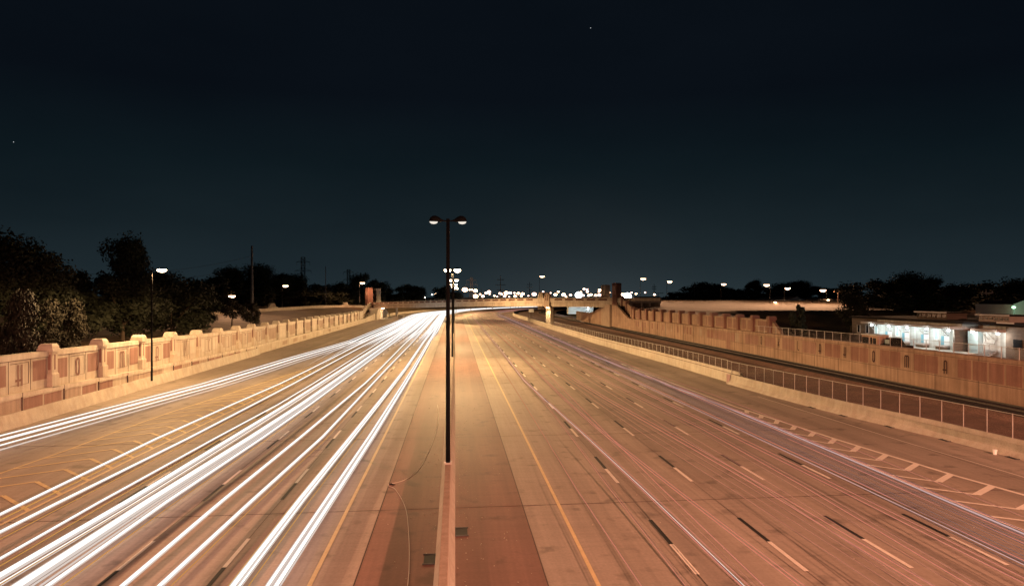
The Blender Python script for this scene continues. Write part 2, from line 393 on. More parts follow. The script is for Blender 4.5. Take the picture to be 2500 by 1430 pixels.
# terrain right: gravel and track bed between barrier and wall, raised field behind the wall
RB = [(36, 32.75), (39, 32.4), (46, 31.8), (55, 30.4), (65, 29.5), (76, 29.0)]     # near barrier line
RF = [(76, 29.65), (87, 29.5), (105, 29.0), (142, 27.5), (184, 27.0), (210, 26.6), (900, 26.6)]
def rbar(v): return lerp(RB, v) if v < 76 else lerp(RF, v)
m = MB(); rows = []
for s in [q for q in frange(-40, 900, 8)]:
    b = rbar(s) + .3
    rows.append([(*curve(u, s), z) for u, z in ((b, .75), (b + .6, .62), (b + (39 - b) * .5, .45), (38.6, .62), (39.3, .98), (42.7, .98), (43.4, .86), (48, .86))])
m.strip(rows); struct('gravel_slope', m, M['gravel'])
m = MB(); m.strip([[(*curve(u, s), z) for u, z in ((39.25, .995), (39.6, 1.03), (42.4, 1.03), (42.75, .995))] for s in frange(-40, 900, 8)])
struct('track_ballast', m, M['ballast'])
def smooth(a, b, x):
    t = max(0, min(1, (x - a) / (b - a))); return t * t * (3 - 2 * t)
def hR(u, v):
    sh = 40 * smooth(52, 60, u); h = 2.0 + 3.4 * smooth(96 + sh, 128 + sh * .9, v) + max(0, min(1.9, (v - 128) * .011))
    if v > 110: h += .3 * smooth(44, 60, u) * (1 if v > 125 else 0)
    return h + .10 * math.sin(u * .21 + v * .08) * math.sin(v * .13 + 1)
m = MB(); us = [44.2, 46, 49, 53, 58, 64, 72, 82, 95, 115, 145, 190, 260, 400]
m.strip([[(u, v, hR(u, v)) for u in us] for v in frange(0, 330, 6)]); struct('grass_field', m, M['grass'])
m = MB(); m.strip([[(u, v, 6.9 - (v - 326) * .004) for u in (40, 120, 300, 700)] for v in frange(326, 1200, 100)]); struct('far_field', m, M['earth'])

# ------------------------------------------------------------------ barriers
def sweep(prof, path):                                   # prof (du, z), path [(u, v)] offsets along +x
    return MB().strip([[(u + du, v, z) for du, z in prof] for u, v in path])
t = thing('median_barrier', 'long low concrete barrier with a flat brown top dividing the two carriageways', 'barrier', (-.35, 36, 0))
st = frange(-60, 700, 10)
for nm, prof, mt in (('barrier_face', [(-.36, 0), (-.33, .12), (-.2, .38), (-.135, 1.12)], 'conc'), ('barrier_face', [(.36, 0), (.33, .12), (.2, .38), (.135, 1.12)], 'conc'), ('barrier_top', [(-.135, 1.12), (-.12, 1.15), (.12, 1.15), (.135, 1.12)], 'panel2')):
    MB().strip([[(*curve(-.35 + du, s), z) for du, z in prof] for s in st]).make(nm, M[mt], t)
t = thing('concrete_barrier', 'knee high concrete barrier along the foot of the lettered wall on the exit ramp side', 'barrier', (-31.2, 60, 0))
pth = [(-31.2, v) for v in frange(-30, 72, 6)]
sweep([(0, 0), (-.08, .3), (-.28, 1.0), (-.45, 1.0), (-.45, 0)], pth).make('barrier_run', M['conc'], t)
pth = [(-31.55, v) for v in frange(72.1, 120, 6)]
sweep([(.3, 0), (.22, .3), (.02, 1.02), (-.15, 1.02), (-.15, 0)], pth).make('barrier_run', M['conc'], t)
t = thing('concrete_barrier', 'concrete barrier below the chain link fence with small dark drain slots at its foot', 'barrier', (31, 50, 0))
pth = [(lerp(RB, v), v) for v in [20, 28, 36, 39, 42, 46, 50, 55, 60, 65, 70, 76]]
sweep([(0, 0), (.1, .12), (.3, .32), (.42, 1.03), (.6, 1.03), (.6, 0)], pth).make('barrier_run', M['conc'], t)
MB().box(29.0, 29.6, 75.9, 76.05, 0, 1.02).make('barrier_end', M['conc'], t)
t = thing('concrete_barrier', 'taller yellow lit concrete barrier curving away under the bridge beside the pillar', 'barrier', (27.5, 150, 0))
sf = [q for q in frange(74, 900, 8)]
MB().strip([[(*curve(lerp(RF, s) + du, s), z) for du, z in ((0, 0), (.06, .9), (.08, 1.36), (.35, 1.36), (.35, .2))] for s in sf]).make('barrier_run', M['conc'], t)
MB().strip([[(*curve(lerp(RF, s) + du, s), z) for du, z in ((.05, 1.02), (.03, 1.05), (.05, 1.08))] for s in sf if s < 300]).make('groove', M['joint'], t)

# ------------------------------------------------------------------ left walls with letters
LT = [(-20, 2.6), (53, 2.35), (73, 1.98), (118, 1.5), (150, 1.45), (260, 1.35)]         # top of the lower wall
UT = [(-20, 5.2), (55, 5.12), (66, 5.0), (84, 4.8), (98, 4.5), (121, 4.38), (151, 4.3), (189, 4.05), (262, 3.9)]
def ribbon(u0, u1, zb, zt, v0, v1, st=4):
    m = MB(); vs = frange(v0, v1, st); rows = []
    for v in vs:
        a = zb(v) if callable(zb) else zb; b = zt(v) if callable(zt) else zt
        rows.append([(u0, v, a), (u1, v, a), (u1, v, b), (u0, v, b)])
    m.strip(rows, True); m.face(*rows[0]); m.face(*reversed(rows[-1])); return m
t = thing('retaining_wall', 'low panelled retaining wall between the ramp barrier and the lettered wall above it', 'wall', (-31.7, 60, 0))
ribbon(-32.2, -31.7, 0, lambda v: lerp(LT, v) - .3, -20, 262).make('wall_face', M['wall'], t)
ribbon(-32.45, -31.62, lambda v: lerp(LT, v) - .3, lambda v: lerp(LT, v), -20, 262).make('coping', M['cap'], t)
jv = [v for v in [56 - 5.7 * k for k in range(8, 0, -1)] + [56 + 5.75 * k for k in range(0, 12)]]
jm = MB()
for v in jv: jm.box(-31.72, -31.612, v - .035, v + .035, .05, lerp(LT, v) + .004)
jm.make('joint', M['joint'], t)
random.seed(3)
kinds = ['panel', 'panel2', 'panel', 'panel', 'panel2', 'panel', 'panel', 'wall', 'panel2', 'panel2', 'panel2', 'wall', 'panel', 'panel2']
for i, v in enumerate(jv[:-1]):
    if v < 38: continue
    for q in (0, 1):
        a, b = v + .25 + q * 2.72, v + .25 + q * 2.72 + 2.45
        k = kinds[(i * 2 + q) % len(kinds)] if v > 57 else ('panel2' if v < 52 else 'panel')
        if v > 55.5 and v < 56.5: k = 'panel'
        if k == 'wall': continue
        zt = lerp(LT, (a + b) / 2) - .42
        if zt - .75 < .25: continue
        MB().box(-31.78, -31.685, a, b, max(.55, zt - 1.15), zt).make('wall_panel', M[k], t)
random.seed(5)
for v in (129, 137, 146, 155, 163, 174, 186, 199):
    MB().box(-31.78, -31.69, v, v + random.uniform(2, 4), .35, lerp(LT, v) - .45).make('wall_panel', M[random.choice(['panel2', 'cap'])], t)

# glyph strokes on a wall: rounded tall deco letters; path in (a, h), a along reading direction
def arc(cx, cy, rx, ry, a0, a1, n=8):
    return [(cx + rx * math.cos(a0 + (a1 - a0) * k / n), cy + ry * math.sin(a0 + (a1 - a0) * k / n)) for k in range(n + 1)]
PI = math.pi
GLYPH = {
    'O': [[(-.15, .2)] + [(-.15, .8)] + arc(0, .82, .15, .16, PI, 0) + [(.15, .2)] + arc(0, .18, .15, .16, 0, -PI)],
    'K': [[(-.13, 0), (-.13, 1)], [(.14, 1), (.14, .62), (-.13, .38)], [(-.02, .45), (.14, .32), (.14, 0)], [(-.22, .22), (.05, .22)]],
    'L': [[(-.12, 1), (-.12, .1), (-.04, 0), (.18, 0)]],
    'A': [[(-.15, 0), (-.15, .85)] + arc(0, .85, .15, .13, PI, 0) + [(.15, .85), (.15, 0)], [(-.27, .24), (.15, .24)]],
    'H': [[(-.14, 0), (-.14, 1)], [(.14, 0), (.14, 1)], [(-.3, .25), (.14, .25)]],
    'M': [[(-.25, 0), (-.25, .88), (-.2, .98), (-.06, .98), (0, .9), (0, 0)], [(0, .9), (.06, .98), (.2, .98), (.25, .88), (.25, 0)]],
    'C': [arc(.12, .5, .2, .5, PI / 2, PI * 1.5, 10)],
    'I': [[(0, 0), (0, 1)]],
    'T': [[(0, 0), (0, 1)], [(-.14, .98), (.14, .98)]],
    'Y': [[(-.13, 1), (-.13, .6), (0, .5), (0, 0)], [(.13, 1), (.13, .6), (0, .5)]],
}
def letter(ch, u, vc, zc, h, side, th, parent, wd, depth=.03, lab=None):
    # side: +1 faces +x (reads with y decreasing? no: reads along +y), -1 faces -x (reads along -y)
    m = MB(); sx = h
    for path in GLYPH[ch]:
        for (a0, b0), (a1, b1) in zip(path, path[1:]):
            d = math.hypot(a1 - a0, b1 - b0)
            if d < 1e-6: continue
            ex, ey = (a1 - a0) / d * th * .5 / sx, (b1 - b0) / d * th * .5 / sx
            nx, ny = -(b1 - b0) / d * th / 2 / sx, (a1 - a0) / d * th / 2 / sx
            q = [(a0 - ex + nx, b0 - ey + ny), (a0 - ex - nx, b0 - ey - ny), (a1 + ex - nx, b1 + ey - ny), (a1 + ex + nx, b1 + ey + ny)]
            zo = u + side * (depth + .0006 * len(m.f))
            m.face(*[(zo, vc + side * a * sx * wd, zc + (b - .5) * sx) for a, b in q])
    return m.make('letter', M['letter' if side > 0 else 'dletter'], parent)
t = thing('lettered_wall', 'tall pale concrete wall with pillars and recessed letters above the exit ramp', 'wall', (-32, 60, 2))
ribbon(-32.55, -32.0, lambda v: lerp(LT, v) - .05, lambda v: lerp(UT, v) - .42, -20, 243).make('wall_face', M['wall'], t)
ribbon(-32.62, -31.94, lambda v: lerp(UT, v) - .42, lambda v: lerp(UT, v), -20, 243).make('coping', M['cap'], t)
ribbon(-31.99, -31.975, lambda v: lerp(UT, v) - .47, lambda v: lerp(UT, v) - .43, 20, 125).make('groove', M['joint'], t)
pv = [60.5 + 8.25 * k for k in range(-3, 9)] + [126.5 + 7.7 * k for k in range(1, 16)]
def pillar_left(v, parent):
    zb, zt = lerp(LT, v), lerp(UT, v) + .55
    p = MB()
    p.box(-32.7, -31.62, v - .55, v + .47, zb - .05, zb + .98)
    p.prism([(-32.7, v - .55), (-31.62, v - .55), (-31.62, v + .47), (-32.7, v + .47)], zb + .98, zb + 1.1, [(-32.65, v - .46), (-31.7, v - .46), (-31.7, v + .38), (-32.65, v + .38)])
    p.box(-32.65, -31.7, v - .46, v + .38, zb + 1.1, zt - .62)
    o = p.make('pillar', M['wall'], parent)
    c = MB(); c.box(-32.78, -31.57, v - .62, v + .54, zt - .62, zt - .38)
    c.box(-32.72, -31.63, v - .55, v + .47, zt - .38, zt - .2)
    c.prism([(-32.72, v - .55), (-31.63, v - .55), (-31.63, v + .47), (-32.72, v + .47)], zt - .2, zt, [(-32.6, v - .4), (-31.75, v - .4), (-31.75, v + .32), (-32.6, v + .32)])
    c.make('pillar_cap', M['cap'], o)
    s = MB(); s.box(-31.9, -31.69, v - .14, v + .06, zb + 1.35, zt - .85); s.box(-32.0, -31.8, v - .47, v - .455, zb + 1.35, zt - .85)
    s.make('slot', M['letter'], o)
for v in pv: pillar_left(v, t)
LET = 'OKLAHOMA*CITY'
jm = MB()
for i, (a, b) in enumerate(zip(pv, pv[1:])):
    if a < 40 or a > 243: continue
    c = (a + b) / 2; zb = lambda v: lerp(LT, v); zt = lambda v: lerp(UT, v) - .55
    near = a < 120
    if near:
        for d in (-1.45, 1.3): jm.box(-32.02, -31.985, c + d - .02, c + d + .02, zb(c), lerp(UT, c) + .004)
        for (x0, x1, k) in ((a + .75, c - 1.75, 'panel'), (c + 1.6, b - .7, 'panel')):
            if a > 78 and a < 100: k = 'wall'
            if a > 100: k = 'panel2'
            if k == 'wall': k = 'cap'
            MB().box(-32.05, -31.982, x0, x1, zb(c) + .62, zt(c) - .12).make('wall_panel', M[k], t)
        fr = MB()                                        # thin frame round the letter field
        z0, z1, y0, y1 = zb(c) + .55, zt(c) - .1, c - 1.2, c + 1.05
        for q in ((y0, y1, z1 - .04, z1), (y0, y1, z0, z0 + .02), (y1 - .05, y1, z0 + .02, z1 - .04)): fr.box(-32.03, -31.985, *q)
        fr.make('frame', M['joint'], t)
        n = round((c - (60.5 + 4.1)) / 8.25) + 5
        ch = LET[n] if 0 <= n < len(LET) else None
        zc = (zb(c) + zt(c)) / 2 + .12
        if ch == '*':
            e = MB()
            for pth_ in (arc(0, .25, .2, .22, 0, 2 * PI, 14), arc(0, .75, .2, .22, 0, 2 * PI, 14), [(-.22, .5), (.22, .5)], [(-.2, .05), (.2, .95)], [(.2, .05), (-.2, .95)], [(-.26, 0), (-.26, 1)], [(.26, 0), (.26, 1)]):
                for (a0, b0), (a1, b1) in zip(pth_, pth_[1:]):
                    d = math.hypot(a1 - a0, b1 - b0); nx, ny = -(b1 - b0) / d * .025, (a1 - a0) / d * .025
                    zo = -31.97 + .0006 * len(e.f)
                    e.face(*[(zo, c - .08 + x * 2.1, zc + (y - .5) * 2.0) for x, y in ((a0 + nx, b0 + ny), (a0 - nx, b0 - ny), (a1 - nx, b1 - ny), (a1 + nx, b1 + ny))])
            e.make('emblem', M['panel2'], t)
        elif ch:
            letter(ch, -32.0, c - .08, zc, 1.42, 1, .17, t, 1.15)
    else:
        MB().box(-32.04, -31.985, a + .9, b - .8, zb(c) + .4, zt(c) - .05).make('wall_panel', M['panel2' if i % 2 else 'cap'], t)
jm.make('joint', M['joint'], t)
# stepping end of the wall that climbs to the bridge tower, and the ramp wing below it
t = thing('wing_wall', 'pale wall that climbs from the end of the pillared wall up to the bridge tower', 'wall', (-34, 260, 2))
m = MB(); pts = [(-32.2, 243, 3.9), (-32.6, 262, 4.1), (-36, 300, 5.3), (-38.2, 338, 6.6)]
for (x0, y0, z0), (x1, y1, z1) in zip(pts, pts[1:]):
    m.strip([[(x0, y0, -.3), (x0, y0, z0), (x0 - .5, y0, z0), (x0 - .5, y0, -.3)], [(x1, y1, -.3), (x1, y1, z1), (x1 - .5, y1, z1), (x1 - .5, y1, -.3)]])
m.make('wall_face', M['wall'], t)
m = MB()
for k in range(7):
    f = k / 6; y = 250 + f * 80; x = lerp([(243, -32.2), (262, -32.6), (300, -36), (338, -38.2)], y); z = lerp([(243, 3.9), (262, 4.1), (300, 5.3), (338, 6.6)], y)
    m.box(x - .6, x + .12, y - .3, y + .3, 0, z + .35)
m.make('post', M['panel2'], t)
t = thing('sloping_parapet', 'dark topped sloping parapet running down from the bridge to the pale low wall', 'wall', (-31, 285, 0))
m = MB(); m.strip([[(-31.6, 262, 0), (-31.6, 262, 1.5), (-32.3, 262, 1.5)], [(-31.2, 290, 0), (-31.2, 290, 2.6), (-33.4, 290, 2.6)], [(-31.0, 314, 0), (-31.0, 314, 4.2), (-36.5, 314, 4.2)]])
m.make('wall_face', M['wall'], t)
t = thing('masonry_parapet', 'pale masonry roadside wall with rounded caps running along the top of the grass bank', 'wall', (-60, 250, 4))
pp = [(-75, 170), (-68, 206), (-62, 244), (-54, 296), (-45, 345), (-41, 352)]
m = MB()
for (x0, y0), (x1, y1) in zip(pp, pp[1:]):
    z0, z1 = hL(x0, y0) - .2, hL(x1, y1) - .2
    m.strip([[(x0, y0, z0), (x0, y0, z0 + 1.25), (x0 - .5, y0, z0 + 1.25), (x0 - .5, y0, z0)], [(x1, y1, z1), (x1, y1, z1 + 1.25), (x1 - .5, y1, z1 + 1.25), (x1 - .5, y1, z1)]])
m.make('wall_face', M['cap'], t)
for px, D in ((664, 252), (843, 322)):
    x, y, z = far(px, D); z = hL(x, y) + 1.0
    m = MB(); d = Vector((.16, .987)); q = [(x + d.x * a, y + d.y * a) for a in (-1.8, 1.8)]
    pr = [(-2.6, 0), (-1.6, .35), (-1.2, 1.1), (-.6, 1.5), (.6, 1.5), (1.2, 1.1), (1.6, .35), (2.6, 0)]
    m.strip([[(x + a * .55 + .3, y + a * .6, z + h) for a, h in pr], [(x + a * .55 + .3, y + a * .6, z - .3) for a, h in pr]]); m.strip([[(x + a * .55 - .3, y + a * .6, z + h) for a, h in pr], [(x + a * .55 + .3, y + a * .6, z + h) for a, h in pr]])
    m.make('rounded_cap', M['cap'], t)

# ------------------------------------------------------------------ right walls, letters, pillars
RT = [(-20, 4.55), (52, 4.4), (74, 4.32), (111, 4.08), (154, 3.92), (176, 3.85)]
def uR(v): return 43.3 - .9 * smooth(118, 170, v)
t = thing('retaining_wall', 'long reddish retaining wall with recessed dark letters above the railway track', 'wall', (43.3, 80, .9))
m = MB(); rows = []
for v in frange(-20, 178, 4):
    u = uR(v); rows.append([(u, v, .3), (u, v, lerp(RT, v)), (u + .9, v, lerp(RT, v)), (u + .9, v, .3)])
m.strip(rows); m.make('wall_face', M['wallr'], t)
jm = MB()
for k in range(26):
    v = 41.9 + 5.53 * k + (0 if k % 2 else .0)
    if v > 170: break
    u = uR(v); jm.box(u - .012, u + .1, v - 1.38 - .025, v - 1.38 + .025, .9, lerp(RT, v) - .02)
for a, b in zip(frange(36, 118, 4), frange(40, 122, 4)):
    jm.strip([[(uR(a) - .012, a, 2.22), (uR(a) - .012, a, 2.26)], [(uR(b) - .012, b, 2.22), (uR(b) - .012, b, 2.26)]])
    jm.strip([[(uR(a) - .012, a, lerp(RT, a) - .33), (uR(a) - .012, a, lerp(RT, a) - .30)], [(uR(b) - .012, b, lerp(RT, b) - .33), (uR(b) - .012, b, lerp(RT, b) - .30)]])
jm.make('joint', M['joint'], t)
word = 'AMOHALKO'
random.seed(11)
for k in range(-3, 21):
    vc = 61.2 + 5.55 * k
    ch = word[k] if 0 <= k < 8 else None
    z1 = lerp(RT, vc) - .42
    if ch:
        letter(ch, uR(vc), vc, 3.12, 1.08, -1, .125, t, 1.05)
        pk = 'panelr' if vc < 80 else 'panel'
        for a in (1.05, 2.82): MB().box(uR(vc) - .02, uR(vc) + .05, vc + a, vc + a + 1.62, 2.36, z1).make('wall_panel', M[pk if not (k == 0) else 'panelr'], t)
    elif k < 0:
        for a in (-1.3, .55, 2.4): MB().box(uR(vc) - .02, uR(vc) + .05, vc + a, vc + a + 1.6, 2.36, z1).make('wall_panel', M[random.choice(['panelr', 'panel', 'panelr'])], t)
    elif vc < 168:
        for a in (-1.3, .6, 2.5):
            if random.random() < .3: continue
            MB().box(uR(vc + a) - .02, uR(vc) + .05, vc + a, vc + a + random.uniform(1.1, 1.75), random.choice([.95, 2.3]) if random.random() < .3 else 2.3, z1).make('wall_panel', M[random.choice(['panelr', 'panel', 'panel', 'panel2'])], t)
t = thing('pillared_wall', 'upper reddish wall with a row of dark capped pillars below the grass field', 'wall', (44.2, 130, 4))
m = MB(); rows = []
for v in frange(99, 178, 4):
    u = uR(v) + .95; rows.append([(u, v, 3.6), (u, v, 6.0), (u + .5, v, 6.0), (u + .5, v, 3.6)])
m.strip(rows); m.face((44.3, 99, 3.6), (44.3, 99, 6.0), (44.3, 96.2, 4.4), (44.3, 95.6, 3.6)); m.face((44.7, 99, 3.6), (44.7, 99, 6.0), (44.7, 96.2, 4.4), (44.7, 95.6, 3.6)); m.face((44.3, 99, 6.0), (44.7, 99, 6.0), (44.7, 96.2, 4.4), (44.3, 96.2, 4.4))
m.make('wall_face', M['wallr'], t)
for k in range(14):
    v = 99.1 + 5.69 * k; u = uR(v) + .95
    zb = lerp(RT, v)
    o = MB().box(u - .38, u + .55, v - .35, v + .35, zb - .05, 6.05).make('pillar', M['panelr'], t)
    c = MB(); c.box(u - .5, u + .65, v - .5, v + .5, 6.05, 6.3); c.box(u - .42, u + .6, v - .42, v + .42, 6.3, 6.52); c.make('pillar_cap', M['letter'], o)
    if k < 13:
        for a in ((1.0, 2.3), (3.2, 4.7)) if k % 3 else ((1.2, 4.3),):
            MB().box(uR(v) + .91, uR(v) + .96, v + a[0], v + a[1], zb + .25, 5.75).make('wall_panel', M['panel'], t)
t = thing('wing_wall', 'dark sided wall climbing from the pillared wall up to the bridge tower at its end', 'wall', (43, 182, 4))
m = MB(); m.strip([[(43.4, 173, 3.6), (43.4, 173, 6.0), (44.0, 173, 6.0), (44.0, 173, 3.6)], [(43.9, 183, 3.9), (43.9, 183, 7.4), (44.5, 183, 7.4), (44.5, 183, 3.9)], [(44.6, 194, 4.5), (44.6, 194, 9.0), (45.2, 194, 9.0), (45.2, 194, 4.5)]])
m.make('wall_face', M['wallr'], t)
for v, x, z in ((176.5, 43.6, 6.5), (184, 43.95, 7.9), (190.5, 44.3, 8.9)): MB().box(x - .35, x + .5, v - .4, v + .4, 3.8, z + .3).make('post', M['panel'], t)
t = thing('ramp_parapet', 'bare slanting wall edge rising from the retaining wall to the bridge deck', 'wall', (42.5, 185, 2))
m = MB(); m.strip([[(42.4, 176, .3), (42.4, 176, 3.85), (42.9, 176, 3.85), (42.9, 176, 3.3)], [(42.0, 187, .3), (42.0, 187, 6.9), (42.5, 187, 6.9), (42.5, 187, 3.3)], [(41.8, 192, .3), (41.8, 192, 7.0), (42.3, 192, 7.0), (42.3, 192, 3.3)]]); m.make('wall_face', M['wallr'], t)
MB().box(41.2, 43.6, 192, 203, .3, 7.0).make('abutment', M['panel2'], t)
m = MB(); m.strip([[(41.5, 203, .3), (41.5, 203, 6.9), (42, 203, 6.9), (42, 203, .3)], [(41.3, 212, .3), (41.3, 212, 5.0), (41.8, 212, 5.0), (41.8, 212, .3)], [(41.2, 220, .3), (41.2, 220, 4.2), (41.7, 220, 4.2), (41.7, 220, .3)], [(42.0, 250, .3), (42.0, 250, 4.1), (42.5, 250, 4.1), (42.5, 250, .3)]]); m.make('curved_wall', M['wallr'], t)

# ------------------------------------------------------------------ railway
t = thing('railway_track', 'dark railway track running along the foot of the reddish retaining wall', 'railway', (41, 80, 1))
m = MB()
for s in frange(30, 330, .62):
    (x, y), (x2, y2) = curve(39.75, s), curve(42.25, s); d = (Vector((x2 - x, y2 - y))).normalized()
    m.obox(((x + x2) / 2, (y + y2) / 2), d, 1.25, .12, 1.02, 1.12)
o = m.make('sleepers', M['tie'], t); o['kind'] = 'stuff'
for q in (-.72, .72):
    MB().strip([[(*curve(41 + q + du, s), z) for du, z in ((-.07, 1.12), (-.035, 1.15), (-.035, 1.24), (.035, 1.24), (.035, 1.15), (.07, 1.12))] for s in frange(20, 560, 8)]).make('rail', M['rail'], t)

# ------------------------------------------------------------------ chain link fences
def fence(name, label, path, zb, zt, spacing, meshmat, r=.03, post='steel'):
    t = thing(name, label, 'fence', (path[0][0], path[0][1], zb(path[0][1])))
    top = MB(); top.tube([(u, v, zt(v)) for u, v in path], .022, 5); top.make('top_rail', M[post], t)
    MB().strip([[(u, v, zb(v)), (u, v, zt(v))] for u, v in path]).make('wire_mesh', M[meshmat], t)
    d = 0; last = path[0]; nxt = 0
    for (u0, v0), (u1, v1) in zip(path, path[1:]):
        l = math.hypot(u1 - u0, v1 - v0); q = nxt
        while q < l:
            f = q / l; u, v = u0 + (u1 - u0) * f, v0 + (v1 - v0) * f
            MB().tube([(u, v, zb(v)), (u, v, zt(v) + .03)], r, 5).make('post', M[post], t); q += spacing
        nxt = q - l
    return t
fp = [(lerp(RB, v) + .5, v) for v in (33, 36, 39, 46, 55, 65, 76)] + [(lerp(RF, v) + .2, v) for v in (78, 87, 105, 142, 184, 212)]
fence('chain_link_fence', 'chain link fence of thin pale posts standing on the roadside barrier beside the railway', fp, lambda v: 1.03 + .33 * smooth(76, 78, v), lambda v: 2.45 - .1 * smooth(60, 78, v), 1.87, 'wire')
fp = [(uR(v) + .2, v) for v in (40, 60, 80, 103)]
fence('chain_link_fence', 'dark chain link fence on top of the lettered retaining wall by the building', fp, lambda v: lerp(RT, v), lambda v: lerp(RT, v) + .95, 1.86, 'wire', .032)

# ------------------------------------------------------------------ street lamps
def double_lamp(lit):
    t = thing('double_street_lamp', 'x', 'street lamp', (0, 0, 0), None)
    m = MB(); m.tube([(0, 0, .06), (0, 0, 11.9)], [.115, .085], 10); m.sm = False; m.make('pole', M['black'], t, True)
    m = MB(); m.box(-.19, .19, -.19, .19, 0, .06)
    for a in (-.14, .14):
        for b in (-.14, .14): m.box(a - .025, a + .025, b - .025, b + .025, .06, .12)
    m.make('base_plate', M['steel'], t)
    for s in (-1, 1):
        m = MB(); rows = []
        pr = [(.0, .05, .04), (.2, .06, .05), (.32, .10, .10), (.45, .17, .19), (.6, .22, .25), (.75, .22, .24), (.86, .16, .17), (.92, .06, .06)]
        for x, hw, hh in pr:
            rows.append([(s * x, hw * math.cos(a), 11.78 + hh * max(-.12, math.sin(a)) * 1.1) for a in [6.28319 * k / 16 for k in range(16)]])
        m.strip(rows, True); m.face(*rows[0]); m.face(*rows[-1]); o = m.make('lamp_head', M['black'], t, True)
        b = MB(); b.ell((s * (.66 if lit else .70), 0, 11.76), .46 if lit else .2, .40 if lit else .17, .40 if lit else .12, 14, 6, -1, .05); b.make('lamp_bowl', M['sodium' if lit else 'dimbowl'], o)
        if lit: lamp('STREET', P_MEDIAN, SODIUM, (s * .68, 0, 11.24), t, .2)
    return t
LABD = ['tall unlit twin head street lamp standing on the median barrier in the foreground', 'brightly lit twin head street lamp next behind the unlit one on the median',
        'lit twin head median lamp third along the row, seen below the second pair of heads', 'lit twin head median lamp fourth along the row, just short of the bridge',
        'lit twin head median lamp beyond the fourth, near the middle of the bridge', 'lit twin head median lamp where the road bends beyond the bridge', 'lit twin head median lamp farthest round the bend']
p0 = double_lamp(False); p0.location = (*curve(-.35, 36), 1.15); p0.scale = (1, 1, 1.012); tag(p0, LABD[0], 'street lamp')
p1 = None
for i, s in enumerate((98, 160, 222, 284, 346, 408)):
    x, y = curve(-.35, s); h = math.atan2(-(curve(-.35, s + 1)[0] - x), 1)
    if p1 is None: p1 = o = double_lamp(True); o.location = (x, y, 1.15)
    else: o = dup(p1, (x, y, 1.15), h)
    tag(o, LABD[i + 1], 'street lamp', 'lit twin lamps along the median')
def single_lamp(h, arm, bulb, power, col, pole='dsteel', kind='STREET', front=-1, bw=.46):
    t = thing('street_lamp', 'x', 'street lamp')
    MB().tube([(0, 0, 0), (0, 0, h - .1)], [.10, .065], 8).make('pole', M[pole], t, True)
    m = MB(); m.tube([(0, 0, h - .15), (arm * .4, 0, h), (arm, 0, h + .02)], .05, 6); m.make('arm', M[pole], t)
    m = MB(); m.ell((arm + .35, 0, h + .02), .48, .2, .16, 12, 6, -.1, 1); o = m.make('lamp_head', M['black'], t)
    b = MB(); b.ell((arm + .4, 0, h), bw, bw * .6, bw * .6, 12, 6, -1, .05); b.make('lamp_bowl', M[bulb], o)
    if power: lamp(kind, power, col, (arm + .4, 0, h - bw * .6 - .08), t, .2, front=front)
    return t
o = single_lamp(11.0, .5, 'sodium', P_SIDE, SODIUM, 'black'); o.location = (-29.9, 74.5, 1.0); tag(o, 'tall single head street lamp standing on the ramp barrier in front of the lettered wall', 'street lamp')
o.rotation_euler = (0, 0, R_(15)); m = MB(); m.box(-31.5 + 29.9, .45, -.9, .9, -1.0, 0); m.make('pedestal', M['conc'], o)
o = dup(o, (-29.9, 12, 1.0)); tag(o, 'added unseen single head street lamp on the ramp barrier close to the viewpoint', 'street lamp')  # out-of-view lamp added for red light on the near road
for ch in o.children:
    if ch.type == 'LIGHT': ch.data = ch.data.copy(); ch.data.color = DEEP; ch.data.energy = P_SIDE * .6
for x, lab in ((-24, 'added unseen lamp mast at the ramp side behind the viewpoint'), (2, 'added unseen lamp mast over the median behind the viewpoint'), (34, 'added unseen lamp mast at the railway side behind the viewpoint')):
    o = single_lamp(21, .8, 'sodium', P_NEAR * (4.2 if x > 10 else .4 if x > 0 else 1.0), DEEP); o.location = (x, -9, 0); o.rotation_euler = (0, 0, R_(90)); tag(o, lab, 'street lamp', 'added lamp masts behind the viewpoint')  # masts out of view, added to light the foreground in red
# lamps on the frontage roads: (head px, py, base py, depth, arm side, bulb, label)
FL = [(689, 697, 757, 270, 1, 'lit street lamp on the grass bank right of the tall bare pole'),
      (878, 690, 741, 322, 1, 'lit street lamp just left of the bridge tower on the ramp side'),
      (556, 722, 772, 215, 1, 'lit street lamp shining through a small tree left of the tall bare pole'),
      (1563, 680, 735, 285, 1, 'lit street lamp on the grass field nearest the bridge tower'),
      (1628, 687, 735, 300, 1, 'lit street lamp on the grass field, second from the bridge tower'),
      (1760, 693, 740, 300, 1, 'lit street lamp on the grass field standing before the rounded treeline'),
      (1880, 695, 745, 250, -1, 'lit street lamp over the two low yard lamps, left of the pair by the warehouse'),
      (1915, 703, 747, 262, 1, 'lit street lamp right of the pair beside the white gabled warehouse'),
      (2018, 708, 752, 235, -1, 'lit street lamp above the long tan warehouse'),
      (1317, 674, 724, 330, 1, 'lit street lamp rising behind the bridge pier tower'),
      (1888, 737, 752, 240, 1, 'low yard lamp on a short pole by the trailers'),
      (1907, 748, 757, 225, 1, 'lowest yard lamp shining just above the grass field')]
protoS = None
for px, py, pb, D, side, lab in FL:
    x, y, zh = far(px, D, py); zb = far(px, D, pb)[2]
    h = zh - zb
    o = single_lamp(h, .8 if h > 4 else .2, 'warmbulb', (48000 if px > 1400 else 9000 if px == 878 else 45000) if h > 4 else 2500, (1, .50, .25), 'dsteel', 'STREET' if px == 878 else 'FIELD' if h > 4 else 'STREET', -1 if side > 0 else 1, 1.0 if h > 4 else .5)
    o.location = (x, y, zb); o.rotation_euler = (0, 0, 0 if side > 0 else PI); tag(o, lab, 'street lamp', 'lamps along the frontage roads')

